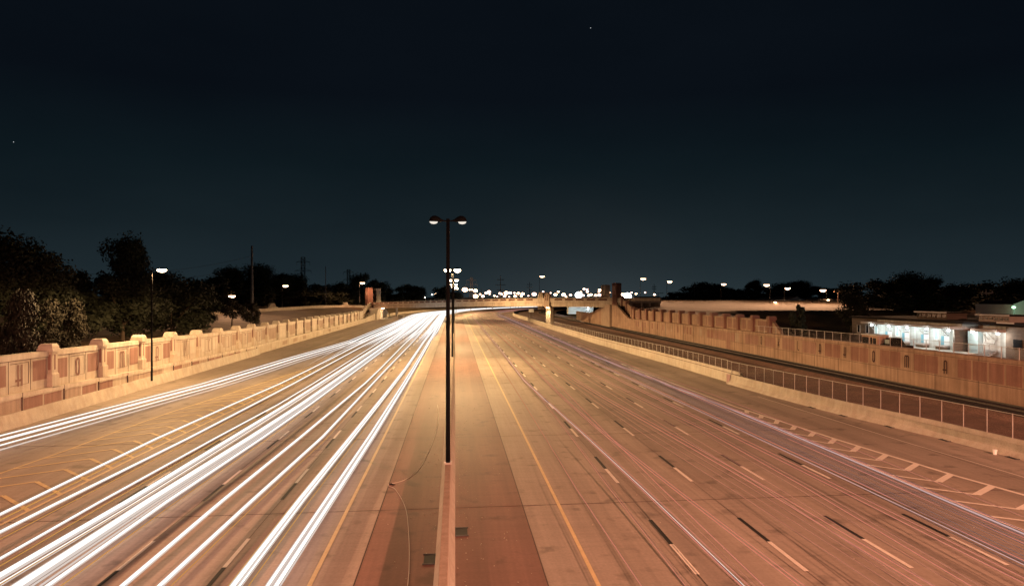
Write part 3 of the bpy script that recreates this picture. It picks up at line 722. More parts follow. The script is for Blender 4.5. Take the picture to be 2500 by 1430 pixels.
# ------------------------------------------------------------------ bridge with towers
BL = [(43 - .486 * q, 194 + .874 * q) for q in (-6, 0, 30.9, 61.7, 91.2, 121.4, 150, 168)]
BZ = [(-38.5, 6.35), (-30, 6.55), (-16, 7.25), (-1, 7.85), (13, 8.4), (28, 8.78), (43, 8.85), (46, 8.85)]
t = thing('road_bridge', 'long concrete road bridge with panelled parapet crossing the whole motorway', 'bridge', (0, 272, 6))
dn = Vector((.874, .486)); da = Vector((-.486, .874))
def deck(off0, off1, dz0, dz1, mtn, nm, x0=99, x1=-99):
    rows = []
    for x, y in BL:
        if not (x1 <= x <= x0): continue
        z = lerp(BZ, x); a, b = Vector((x, y)) + dn * off0, Vector((x, y)) + dn * off1
        rows.append([(a.x, a.y, z + dz0), (b.x, b.y, z + dz0), (b.x, b.y, z + dz1), (a.x, a.y, z + dz1)])
    m = MB(); m.strip(rows, True); m.face(*rows[0]); m.face(*reversed(rows[-1])); return m.make(nm, M[mtn], t)
deck(.1, 11.4, -1.35, -.9, 'bridge', 'deck')
deck(.25, .9, -2.6, -1.35, 'bridge', 'girder'); deck(10.6, 11.2, -2.6, -1.35, 'bridge', 'girder'); deck(4, 4.6, -2.5, -1.35, 'bridge', 'girder'); deck(7, 7.6, -2.5, -1.35, 'bridge', 'girder')
deck(0, .35, -1.0, 0, 'bridge', 'parapet'); deck(11.15, 11.5, -1.0, 0, 'bridge', 'parapet')
deck(-.12, .1, -1.12, -.95, 'cap', 'ledge')
n = 0
for k in range(40):
    f = k * 5.05 + 3.0
    p = Vector((43, 194)) + da * f
    if p.x < -36 or abs(p.x - 28) < 1.6: continue
    q = p + da * 3.7; z0, z1 = lerp(BZ, p.x), lerp(BZ, q.x); o1 = -dn * .03
    m = MB(); a, b = p + o1, q + o1
    m.strip([[(a.x, a.y, z0 - .74), (a.x, a.y, z0 - .2)], [(b.x, b.y, z1 - .74), (b.x, b.y, z1 - .2)]])
    m.make('parapet_recess_shade', M['slot'], t)  # flat dark strip paints the shade of a recess in the parapet
for h, r in ((.45, .035), (1.3, .03)):
    MB().tube([(x + dn.x * .2, y + dn.y * .2, lerp(BZ, x) + h) for x, y in BL if x > (20 if h > 1 else -40)], r, 5).make('hand_rail', M['dsteel'], t)
m = MB()
for k in range(38):
    p = Vector((43, 194)) + da * (k * 3.9) + dn * .2; z = lerp(BZ, p.x); m.tube([(p.x, p.y, z), (p.x, p.y, z + (1.3 if p.x > 20 else .45))], .03, 4)
m.make('rail_posts', M['dsteel'], t)
def tower(name, lab, p, ztop, zbot, wa, wb, wallm, capm, slotside=-1, grp=None):
    t = thing(name, lab, 'bridge tower', (p[0], p[1], zbot), grp)
    c = Vector(p)
    def ob(c2, hl, hw, z0, z1, m): return m.obox(c2, (da.x, da.y), hl, hw, z0, z1)
    m = MB(); ob(c, wa / 2, wb / 2, zbot, ztop - .6, m); ob(c, wa / 2 + .12, wb / 2 + .12, zbot, zbot + (ztop - zbot) * .12, m); m.make('tower_shaft', M[wallm], t)
    m = MB(); ob(c, wa / 2 * .8, wb / 2 * .8, ztop - .6, ztop, m)
    for i in (-1, 1):
        for j in (-1, 1): ob(c + da * i * wa * .42 + dn * j * wb * .42, wa * .1, wb * .1, ztop - .6, ztop - .12, m)
    m.make('tower_cap', M[capm], t)
    for i in (-.24, .0, .24):
        m = MB(); ob(c - dn * (wb / 2 + .0) + da * i * wa, wa * .07, .06, zbot + (ztop - zbot) * .16, zbot + (ztop - zbot) * .52, m); m.make('slot', M['slot'], t)
    m = MB(); ob(c - dn * (wb / 2 + .03) , wa * .16, .05, zbot + (ztop - zbot) * .68, zbot + (ztop - zbot) * .86, m); m.make('relief', M['panel2'], t)
    return t
tower('bridge_tower', 'shaded square concrete tower at the ramp end of the bridge', (-39.4, 338.8), 13.2, 2.0, 2.7, 2.6, 'panelr', 'panelr')  # its shade is put into the darker wall material
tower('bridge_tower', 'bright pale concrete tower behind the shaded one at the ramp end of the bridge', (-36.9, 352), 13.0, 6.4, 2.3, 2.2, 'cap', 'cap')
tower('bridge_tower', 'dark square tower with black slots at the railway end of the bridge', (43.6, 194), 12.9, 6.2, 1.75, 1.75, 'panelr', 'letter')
tower('bridge_tower', 'tan stepped tower behind the dark one at the railway end of the bridge', (44.8, 214.5), 12.7, 6.4, 1.9, 1.9, 'cap', 'cap')  # lamp light on this tower is put into a lighter material
# pier
t = thing('bridge_pier', 'fluted yellow lit pier under the bridge with a short slotted turret above the parapet', 'bridge pier', (28.2, 221.5, .5))
m = MB()
for k, q in enumerate((-.85, 0, .85)): m.obox((28.3 + dn.x * .6 + da.x * q, 221 + dn.y * .6 + da.y * q), (da.x, da.y), .3, .5, .3, 6.0)
m.obox((28.3 + dn.x * .9, 221 + dn.y * .9), (da.x, da.y), 1.1, .4, .3, 6.25); m.make('pier_shaft', M['cap'], t)
m = MB(); m.obox((28.3, 221), (da.x, da.y), 1.35, .5, 5.9, 9.4); m.obox((28.3, 221), (da.x, da.y), 1.0, .45, 9.4, 10.0); m.obox((28.3, 221), (da.x, da.y), .6, .4, 10.0, 10.4); m.make('turret', M['panel2'], t)
for q in (-.45, .45): MB().obox((28.3 - dn.x * .5 + da.x * q, 221 - dn.y * .5 + da.y * q), (da.x, da.y), .18, .04, 8.0, 9.6).make('slot', M['slot'], t)
for q in (-.75, .15): MB().ell((28.2 + da.x * q - dn.x * .2, 221 + da.y * q - dn.y * .2, 5.75), .22, .22, .15).make('pier_lamp', M['warmbulb'], t)
lamp('SPOT', 1500, (1, .74, .4), (27.7 - 28.2, 220.2 - 221.5, 5.5 - .5), t, .2, 120, .5)
t = thing('bridge_pier', 'tan turret seen behind the pier turret on the far bridge parapet', 'bridge pier', (*far(1323, 236)[:2], 8))
x, y, _ = far(1323, 236); m = MB(); m.obox((x, y), (da.x, da.y), 1.5, .7, 5, 9.6); m.obox((x, y), (da.x, da.y), 1.1, .6, 9.6, 10.6); m.make('turret', M['wall'], t)
# left abutment and its lamp
t = thing('bridge_abutment', 'brightly lit pale abutment with curved shoulder under the ramp end of the bridge', 'abutment', (-31, 305, 0))
m = MB(); pr = [(288, 0), (288, 2.6), (294, 4.0), (303, 4.4), (318, 4.4), (324, 3.8), (330, 2.9), (338, 1.6), (340, 0)]
m.strip([[(-30.6, y, z) for y, z in pr], [(-33, y, z) for y, z in pr]]); m.face(*[(-30.6, y, z) for y, z in pr]); m.make('abutment_face', M['cap'], t)
for y in (299, 305, 311): MB().box(-30.75, -30.45, y - .7, y + .7, 0, 4.0).make('flute', M['cap'], t)
m = MB(); m.ell((-30.0, 303, 4.15), .3, .9, .15); m.ell((-30.0, 310, 4.15), .3, .9, .15); m.make('abutment_lamp', M['warmbulb'], t)
lamp('SPOT', 2600, (1, .74, .42), (-29.5 + 31, 1, 3.9), t, .3, 140, .5)
t = thing('bridge_column', 'slim white column under the ramp end of the bridge beside a low white block', 'column', (*far(968, 322)[:2], 0))
x, y, _ = far(968, 322); MB().tube([(x, y, -.2), (x, y, 4.3)], .45, 10).make('shaft', M['cap'], t, True)
t = thing('concrete_block', 'low white concrete block on the shoulder beside the slim bridge column', 'block', (*far(979, 322)[:2], 0))
x, y, _ = far(979, 318); MB().box(x - 1.2, x + 1.2, y - 1, y + 1, -.1, .9).make('block', M['cap'], t)
# far retaining wall of the left carriageway beyond the bridge
t = thing('far_barrier', 'low dark wall edging the outer side of the bend beyond the bridge', 'wall', (*curve(-31.5, 420), 0))
MB().strip([[(*curve(-31.5 + du, s), z) for du, z in ((0, 0), (0, 1.1), (-.4, 1.1), (-.4, 0))] for s in frange(345, 800, 12)]).make('wall_face', M['wall'], t)
MB().strip([[(*curve(-33 - q, s), z) for q, z in ((0, .8), (8, 3.6), (40, 3.8))] for s in frange(345, 800, 12)]).make('bank', M['grass'], t)
# signs under the bridge
x, y, z = far(1202, 255, 742)
t = thing('yellow_sign', 'yellow warning board on a white post below the middle of the bridge', 'sign', (x, y, 0))
MB().box(x - .9, x + .9, y - .05, y + .05, 6.1, 6.9).make('sign_board', M['signy'], t); MB().box(x - .25, x + .25, y - .06, y + .06, 5.0, 6.1).make('post', M['signw'], t)
MB().box(x - .1, x + .1, y, y + .12, 5.9, 7.0).make('hanger', M['dsteel'], t)
x, y, z = far(1297, 300, 757)
t = thing('road_sign', 'small pale road sign on two posts left of the bridge pier', 'sign', (x, y, 0))
MB().box(x - 1, x + 1, y - .05, y + .05, 2.6, 4.0).make('sign_board', M['signw'], t)
for q in (-.7, .7): MB().tube([(x + q, y + .1, 0), (x + q, y + .1, 3)], .06, 5).make('post', M['steel'], t)
# white lit yard beyond the bridge, seen through its railway end
x0, y0 = far(1385, 330)[:2]
t = thing('work_light', 'white floodlight mast seen through the gap under the railway end of the bridge', 'floodlight', (*far(1436, 330)[:2], 1))
x, y, z = far(1436, 330, 748); MB().tube([(x, y, .8), (x, y, z)], .08, 6).make('mast', M['dsteel'], t); MB().ell((x, y, z + .1), .8, .4, .5).make('flood_head', M['whitebulb'], t)
lamp('POINT', 9000, (.85, .97, 1), (0, -.5, z - 1.6), t, .5)
t = thing('switch_shed', 'low pale trackside shed in the white light under the bridge', 'shed', (*far(1418, 345)[:2], 1))
x, y, _ = far(1418, 345); MB().box(x - 6, x + 6, y, y + 4, .8, 4.6).make('wall', M['whitem'], t); MB().box(x - 6.3, x + 6.3, y - .3, y + 4.3, 4.6, 4.9).make('roof', M['roof'], t)

# ------------------------------------------------------------------ the lit building on the right
UF = 66.0
def fy(px): return onu(px, 800, UF)[0]
def fz(px, py): return onu(px, py, UF)[1]
y_l, y_w0, y_w1, y_r0, y_r1, y_e = fy(2080), fy(2142), fy(2349), fy(2400), fy(2467), fy(2560)
GZ = 2.0
t = thing('long_building', 'long low stone building with a white floodlit loading front and blue doors', 'building', (UF, y_w1, GZ))
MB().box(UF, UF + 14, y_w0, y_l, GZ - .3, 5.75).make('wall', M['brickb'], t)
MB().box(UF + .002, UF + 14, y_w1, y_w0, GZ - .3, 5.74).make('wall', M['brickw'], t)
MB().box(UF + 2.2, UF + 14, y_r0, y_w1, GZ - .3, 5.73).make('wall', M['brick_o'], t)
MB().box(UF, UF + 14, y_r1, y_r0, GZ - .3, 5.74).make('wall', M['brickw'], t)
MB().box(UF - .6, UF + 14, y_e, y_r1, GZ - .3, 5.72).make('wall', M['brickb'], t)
m = MB(); m.box(UF - .35, UF + 14.3, y_e, y_l + .3, 5.75, 6.05); m.make('roof', M['roof'], t)
def canopy(a, b, zc):
    m = MB(); m.box(UF - 1.7, UF, a, b, zc, zc + .32); o = m.make('canopy', M['fascia'], t)
    for y in frange(a + 2.5, b - 1, 5.2): o2 = MB().tube([(UF - .05, y, zc - 1.0), (UF - 1.1, y, zc)], .04, 5).make('bracket', M['steel'], o)
canopy(y_w1 + .05, fy(2126), 5.05); canopy(y_r1, y_r0, 5.02)
for px in (2152, 2194, 2240, 2289, 2343, 2403, 2466):
    y = fy(px); MB().ell((UF - 1.55, y, 4.88), .2, .2, .16).make('canopy_lamp', M['coolbulb'], t)
    lamp('POINT', 240, (.80, .97, 1.0) if px < 2400 else (1, .95, .88), (-1.75, y - y_w1, 4.62 - GZ), t, .12)
for px in (2172, 2214, 2261, 2311):                        # loading doors
    y = fy(px); o = MB().box(UF - .06, UF + .05, y - .62, y + .42, 2.75, 4.62).make('door', M['doorw'], t)
    MB().box(UF - .05, UF + .05, y + .42, y + 1.05, 2.75, 3.95).make('door_leaf', M['doorb'], o)
    m = MB()
    for zz in (4.0, 4.35):
        for q in range(4): m.box(UF - .075, UF - .055, y - .55 + q * .25, y - .43 + q * .25, zz, zz + .2)
    m.make('door_panes', M['glassd'], o)
    m = MB(); m.box(UF - .12, UF, y - .75, y + 1.1, 4.64, 4.72); m.box(UF - 1.0, UF, y - .8, y + 1.15, 2.55, 2.7); m.make('door_step', M['fascia'], o)
    MB().box(UF - .9, UF, y - .7, y + 1.0, GZ, 2.55).make('dock_face', M['brickb'], o)
for px, k in ((2097, 0), (2118, 0), (2140, 1), (2192, 1), (2287, 1)):
    y = fy(px); o = MB().box(UF - .05, UF + .02, y - .36, y + .36, 3.45, 4.6).make('window', M['glassd' if not k else 'tealp'], t)
    m = MB(); m.box(UF - .08, UF, y - .46, y - .34, 3.35, 4.7); m.box(UF - .08, UF, y + .34, y + .46, 3.35, 4.7); m.box(UF - .085, UF, y - .33, y + .33, 3.35, 3.46); m.make('window_frame', M['doorw' if k else 'fascia'], o)
MB().box(UF - 1.2, UF + 2.2, fy(2349) - .2, fy(2349) + .1, GZ, 5.0).make('side_wall', M['brickb'], t)
m = MB(); m.box(UF - .6, UF + 2, fy(2398), fy(2374), GZ, 4.9)
for zz in (2.6, 3.2, 3.8, 4.3): m.box(UF - .66, UF - .6, fy(2398), fy(2374), zz, zz + .06)
m.make('roller_door', M['tealp'], t)
for a in (2360, 2366): MB().box(UF + 2.1, UF + 2.2, fy(a) - .08, fy(a) + .08, 3.2, 4.8).make('window_bar', M['black'], t)
m = MB()                                                  # steps, rails and pipes of the white bay
for k in range(4): m.box(UF - 1.6 + .35 * k, UF - 1.2 + .35 * k, fy(2441), fy(2413), GZ + .2 * k, GZ + .2 * k + .14)
m.make('steps', M['steel'], t)
m = MB()
m.tube([(UF - .12, fy(2405), 4.7), (UF - .12, fy(2407), 3.6), (UF - .12, fy(2430), 3.55), (UF - .12, fy(2434), 4.0), (UF - .12, fy(2438), 4.1)], .06, 6)
m.tube([(UF - 1.3, fy(2414), GZ), (UF - 1.3, fy(2414), 3.5), (UF - 1.3, fy(2441), 3.5), (UF - 1.3, fy(2441), GZ)], .045, 5)
m.tube([(UF - .12, fy(2411), 4.3), (UF - .12, fy(2438), 4.3)], .03, 5)
m.make('pipes', M['steel'], t)
for a, b, za, zb_, kk in ((2192, 2262, 6.05, 7.1, 6), (2337, 2409, 6.05, 7.0, 6)):
    ya, yb = fy(b), fy(a); x = UF + 3
    o = MB().box(x, x + 3, ya, yb, za, zb_ - .15).make('roof_lantern', M['brickb' if a < 2300 else 'fascia'], t)
    MB().box(x - .25, x + 3.3, ya - .3, yb + .3, zb_ - .15, zb_).make('lantern_roof', M['roof'], o); MB().box(x - .33, x - .253, ya - .3, yb + .3, zb_ - .14, zb_ + .01).make('roof_edge', M['doorw'], o)
    for k in range(kk):
        w0 = ya + (yb - ya) * (k + .15) / kk; w1 = ya + (yb - ya) * (k + .85) / kk
        MB().box(x - .03, x + .02, w0, w1, za + .25, zb_ - .35).make('lantern_pane', M['glassd'], o)
m = MB(); m.box(UF - .2, UF - .1, fy(2478), fy(2436), 6.05, 6.22); m.make('roof_edge', M['doorw'], t)
MB().box(UF - 2.6, UF, y_r0, fy(2140), GZ - .2, 2.18).make('loading_dock', M['cap'], t)
y = fy(2495); MB().box(UF - .68, UF - .6, y - .8, y + .5, 3.2, 4.3).make('window', M['glassd'], t)
# parked camper and pickup between fence and building
yc, _ = onu(2125, 830, 52); yd, _ = onu(2150, 830, 52)
ga_, gb_ = onu(2142, 830, 52)[0], onu(2104, 830, 52)[0]
t = thing('camper_trailer', 'boxy orange lit camper parked behind the wall fence at the dark end of the building', 'camper', (52, ga_, 3.2))
m = MB(); m.box(52, 53.5, ga_, gb_, 2.5, 4.48); m.make('shell', M['camper'], t)
m = MB(); m.box(51.95, 53.6, ga_ - .1, gb_ + .1, 4.48, 4.56); m.make('roof', M['doorw'], t)
L_ = gb_ - ga_
MB().box(51.96, 52.02, ga_ + L_ * .55, ga_ + L_ * .95, 3.3, 4.2).make('window', M['glassd'], t)
MB().box(51.96, 52.02, ga_ + L_ * .33, ga_ + L_ * .42, 3.1, 4.2).make('window', M['glassd'], t)
MB().box(51.96, 52.02, ga_ + L_ * .08, ga_ + L_ * .26, 2.8, 4.15).make('door', M['glassd'], t)
for q in (.25, .75): MB().tube([(51.98, ga_ + L_ * q, 2.4), (52.2, ga_ + L_ * q, 2.4)], .35, 12).make('wheel', M['black'], t)
t = thing('parked_pickup', 'dark pickup truck parked beside the orange lit camper', 'pickup truck', (52.5, ga_ - 5, 2.9))
y1_, y0_ = ga_ - .3, ga_ - 3.9
m = MB(); m.box(52.2, 54.1, y0_, y1_, 2.55, 3.5); m.prism([(52.3, y0_ + 1.3), (54, y0_ + 1.3), (54, y1_ - .4), (52.3, y1_ - .4)], 3.5, 4.3, [(52.5, y0_ + 1.9), (53.8, y0_ + 1.9), (53.8, y1_ - .7), (52.5, y1_ - .7)]); m.make('body', M['black'], t)
MB().box(52.28, 52.32, y0_ + 1.9, y1_ - .8, 3.6, 4.1).make('window', M['tealp'], t)
for q in (.9, 3.7): MB().tube([(52.1, y0_ + q, 2.5), (52.35, y0_ + q, 2.5)], .38, 14).make('wheel', M['tie'], t)
# distant warehouses
def house(name, lab, px0, px1, D, zt, wm, rm, depth=14, gable=0, zb=5):
    x0, y0, _ = far(px0, D); x1, y1, _ = far(px1, D)
    t = thing(name, lab, 'building', (x0, y0, zb)); d = Vector((x1 - x0, y1 - y0)); l = d.length; d /= l; nrm = Vector((-d.y, d.x))
    if nrm.y < 0: nrm = -nrm
    q = [Vector((x0, y0)), Vector((x1, y1)), Vector((x1, y1)) + nrm * depth, Vector((x0, y0)) + nrm * depth]
    MB().prism([tuple(p) for p in q], zb, zt).make('wall', M[wm], t)
    m = MB()
    if gable:
        mid0 = (q[0] + q[1]) / 2; mid1 = (q[2] + q[3]) / 2
        m.face((*q[0], zt), (*q[1], zt), (*mid0, zt + gable)); m.make('gable', M[wm], t); m = MB()
        m.face((*q[0], zt), (*mid0, zt + gable), (*mid1, zt + gable), (*q[3], zt)); m.face((*mid0, zt + gable), (*q[1], zt), (*q[2], zt), (*mid1, zt + gable))
    else: m.prism([tuple(p) for p in q], zt + .003, zt + .4)
    m.make('roof', M['roof'], t); return t
house('warehouse', 'white gabled end of a metal warehouse beyond the grass field', 1926, 1965, 300, 7.8, 'whitem', 'roof', 40, 1.2, 4.5)
o = house('warehouse', 'long low tan warehouse right of the white gabled end', 1967, 2062, 302, 8.1, 'tanm', 'roof', 30, 0, 4.5)
lamp('SPOT', 4000, (1, .7, .35), (far(2022, 296)[0] - o.location.x, far(2022, 296)[1] - o.location.y, 2.6), o, .3, 150, .5)
x, y, _ = far(2022, 300.8); MB().ell((x, y, 7.6), .6, .25, .3).make('wall_lamp', M['warmbulb'], o)
for px0, px1, lab in ((1968, 1992, 'dark roofed house with a chimney in front of the tan warehouse'), (1992, 2012, 'second dark gabled house before the tan warehouse, next to the signpost')):
    o = house('small_house', lab, px0, px1, 262, 4.6, 'brickb', 'roof', 9, 2.0, 3.0)
    x, y, _ = far((px0 + px1) / 2 + 3, 263); MB().box(x - .4, x + .4, y, y + .8, 5.5, 7.4).make('chimney', M['letter'], o)
house('commercial_building', 'pale flat roofed building beyond the field behind the first street lamps', 1548, 1612, 430, 8.6, 'fascia', 'roof', 20, 0, 5)
house('commercial_building', 'white flat roofed shop at the right edge behind the long building', 2472, 2530, 150, 7.6, 'doorw', 'roof', 12, .9, 2.0)
house('trailer_shed', 'low pink lit shed beside the yard lamps at the edge of the field', 1846, 1874, 236, 6.3, 'cap', 'roof', 6, 0, 4.5)
house('trailer_shed', 'long low white wall along the far edge of the field under the first lamps', 1500, 1590, 410, 7.3, 'whitem', 'roof', 6, 0, 5)

# ------------------------------------------------------------------ poles, pylons, far city lamps
def upole(name, lab, px, top, base, D, arms=(), r=.16, mt='dsteel', cat='utility pole'):
    x, y, zt = far(px, D, top); zb = far(px, D, base)[2]
    t = thing(name, lab, cat, (x, y, zb)); MB().tube([(x, y, zb), (x, y, zt)], [r, r * .6], 7).make('pole', M[mt], t)
    for q, hw in arms:
        z = zt - q
        MB().box(x - hw, x + hw, y - .12, y + .12, z - .12, z + .12).make('crossarm', M[mt], t)
        m = MB()
        for a in (-.9, -.5, .5, .9): m.tube([(x + a * hw, y, z + .1), (x + a * hw, y, z + .6)], .1, 5)
        m.make('insulator', M[mt], t)
    return t
upole('steel_pole', 'tall bare steel pole rising above the trees on the grass bank', 615, 600, 772, 150, (), .34, 'dsteel')
upole('steel_pole', 'thin bare pole above the far trees left of the bridge tower', 795, 650, 745, 300, (), .22)
upole('utility_pole', 'dark utility pole with three crossarms standing over the city lights', 1222, 672, 726, 420, ((2.6, 2), (5.6, 2.9), (8.6, 2)), .28)
upole('utility_pole', 'smaller dark utility pole with three crossarms left of the pier turret', 1293, 688, 726, 500, ((1.9, 1.8), (3.8, 2.3), (6, 1.8)), .25)
upole('utility_pole', 'utility pole with crossarms between the first two lamps of the field', 1597, 693, 724, 500, ((2, 1.5), (3.6, 1.5)), .25)
upole('utility_pole', 'dark pole poking above the rounded treeline over the field', 1696, 688, 722, 340, ((1.6, .8),), .25)
upole('utility_pole', 'pale wooden pole with one crossarm beside the tan warehouse', 2046, 708, 760, 235, ((.6, 1.4),), .18, 'tanm')
upole('utility_pole', 'dark wooden pole with a long crossarm behind the long building', 2408, 707, 775, 170, ((.8, 1.6),), .16)
upole('utility_pole', 'short dark pole among city lights right of the red lattice pylon', 1175, 704, 728, 420, (), .2)
o = upole('utility_pole', 'low wide armed pole before the far pale building', 1607, 714, 730, 420, ((.4, 3.0),), .18)
def pylon(lab, px, top, base, D, w0, w1, arms, mt):
    x, y, zt = far(px, D, top); zb = far(px, D, base)[2]; h = zt - zb
    t = thing('lattice_pylon', lab, 'pylon', (x, y, zb)); m = MB(); n = 9
    def half(f): return (w0 * (1 - min(1, f / .6)) + w1 * min(1, f / .6)) / 2
    for a in (-1, 1):
        for b in (-1, 1): m.tube([(x + a * half(f), y + b * half(f), zb + h * f) for f in (0, .3, .6, 1)], .14, 4)
    for k in range(n):
        f0, f1 = k / n, (k + 1) / n; a, b = half(f0), half(f1)
        for yy in (-1, 1):
            m.tube([(x - a, y + yy * a, zb + h * f0), (x + b, y + yy * b, zb + h * f1)], .08, 4); m.tube([(x + a, y + yy * a, zb + h * f0), (x - b, y + yy * b, zb + h * f1)], .08, 4)
            m.tube([(x - b, y + yy * b, zb + h * f1), (x + b, y + yy * b, zb + h * f1)], .08, 4)
    m.make('lattice_tower', M[mt], t)
    for q, hw in arms:
        m = MB(); z = zt - q * h
        m.tube([(x - hw, y, z), (x + hw, y, z)], .1, 4); m.tube([(x - hw, y, z), (x, y, z + 1.4), (x + hw, y, z)], .07, 4); m.tube([(x - hw, y, z), (x - hw, y, z - 1.8)], .07, 4); m.tube([(x + hw, y, z), (x + hw, y, z - 1.8)], .07, 4)
        m.make('crossarm', M[mt], t)
    return t
pylon('tall lattice pylon above the trees left of the thin bare pole', 740, 628, 745, 420, 5.5, 2.0, ((.1, 3.8), (.28, 4.6), (.46, 3.8)), 'dsteel')
pylon('smaller faint lattice pylon close above the trees by the bridge tower', 851, 658, 740, 480, 4.5, 1.8, ((.08, 3.4), (.3, 3.4)), 'dsteel')
pylon('reddish lattice pylon right of the glare of the median lamps', 1151, 677, 726, 480, 2.6, 1.6, ((.15, 3.2), (.36, 4.0)), 'tanm')
t = thing('power_line', 'faint pair of cables strung from the tall bare pole out over the dark oaks', 'cable', (*far(615, 150)[:2], 18))
for zy in (625, 648):
    a, b = Vector(far(613, 150, zy)), Vector(far(120, 120, zy + 40)); m = MB()
    m.tube([a.lerp(b, k / 16) - Vector((0, 0, 1.5 * 4 * (k / 16) * (1 - k / 16))) for k in range(17)], .022, 4); m.make('cable', M['dsteel'], t)
CITY = [(1135, 707, 1.5), (1161, 709.5, 1.3), (1161, 723, 1.4), (1172, 718, .6), (1179, 723, 1.0), (1187, 715, .8), (1194, 712, 1.1), (1195, 718, .6), (1221, 716, .8), (1225, 718, .7), (1236, 715, 1.5), (1246, 715, .8),
        (1232, 723, .9), (1256, 715, .7), (1258, 723, .8), (1265.5, 716, .8), (1276, 717, 1.0), (1273, 722, .7), (1304, 718, 1.3), (1326, 712, .7), (1344, 715, .6), (1356, 719, 1.2), (1363, 712, .7), (1376, 719, 1.3),
        (1382, 724, .5), (1393, 720, .9), (1418, 713, .7), (1424, 721, .8), (1426, 705.5, .8), (1433.5, 706.5, .7), (1434, 712, .7), (1437, 721, .9), (1443, 719, .8), (1454, 721, .9), (1464, 708, .8), (1462.5, 712, .6), (1463.5, 720, 1.0),
        (1486, 722, .7), (1487.5, 714, .6), (1515, 716, .7), (1521, 719, .9), (1542, 714, .6), (1553, 717, .7), (1038, 726, .5), (1030, 726, .5), (1063, 717, .7), (1055, 719, .6), (973, 722, .5), (1575, 714, .6), (1598, 719, .6), (1207, 722, .6), (1214, 724, .5), (1243, 724.5, .5), (1290, 722, .5), (1316, 721, .5)]
ZONE = [(1100, 'small far city lamp over the ramp end of the bridge'), (1215, 'warm far city lamp between the median lamps and the tall three armed pole'), (1285, 'warm far city lamp between the two three armed poles'),
        (1330, 'warm far city lamp just left of the pier turret'), (1400, 'warm far city lamp behind the bridge railing right of the pier turret'),
        (1470, 'pale far city lamp behind the bridge railing left of the tan tower'), (1510, 'pale far city lamp between the two towers at the railway end'), (2600, 'pale far city lamp over the field right of the dark tower')]
rnd = random.Random(21)
protoC = {}
for px, py, s in CITY:
    D = rnd.uniform(470, 640); x, y, z = far(px, D, py); lab = next(l for lim, l in ZONE if px < lim)
    k = 'pinkbulb' if rnd.random() < .45 else 'warmbulb'
    if px < 1060 and px != 1038: k = 'coolbulb'
    if k not in protoC:
        t = thing('city_lamp', 'x', 'street lamp'); MB().tube([(0, 0, -14), (0, 0, -.6)], [.14, .1], 5).make('pole', M['dsteel'], t); MB().ell((0, 0, 0), 1.25, .8, .9, 12, 8).make('lamp_bowl', M[k], t); protoC[k] = t; o = t; o.location = (x, y, z); o.scale = (s, s, s)
    else: o = dup(protoC[k], (x, y, z), 0, s)
    tag(o, lab, 'street lamp', lab.replace('city lamp', 'city lamps'))
for px, py, s, lab in ((1413, 720, 2.3, 'dazzling white floodlight seen through the bridge railing'), (1531.5, 723, 2.6, 'dazzling white floodlight just right of the dark bridge tower')):
    x, y, z = far(px, 440, py); t = thing('floodlight', lab, 'floodlight', (x, y, z)); MB().tube([(x, y, -.5), (x, y, z)], .15, 6).make('mast', M['dsteel'], t); MB().ell((x, y, z), s, .6, s * .85, 14, 8).make('flood_head', M['whitebulb'], t)
for px, py, b, lab, D in ((2412, 737, 'redbulb', 'orange red street light on the dark pole behind the long building', 168), (2475, 750, 'greenbulb', 'greenish security light under the white shop eaves', 146), (2073, 735, 'warmbulb', 'small pale light in front of the dark trees left of the long building', 200), (2345, 752, 'pinkbulb', 'lit window glimmering through the trees behind the roof lantern', 190)):
    x, y, z = far(px, D, py); t = thing('security_light', lab, 'light', (x, y, z)); MB().ell((x, y, z), .3 if b != 'greenbulb' else .42, .25, .28, 10, 6).make('lamp_bowl', M[b], t); MB().tube([(x + .3, y + .2, z + .25), (x + .3, y + .2, 2)], .05, 5).make('bracket', M['dsteel'], t)
    lamp('POINT', 300, (1, .5, .3) if b != 'greenbulb' else (.5, 1, .6), (0, -.6, -.3), t, .2)

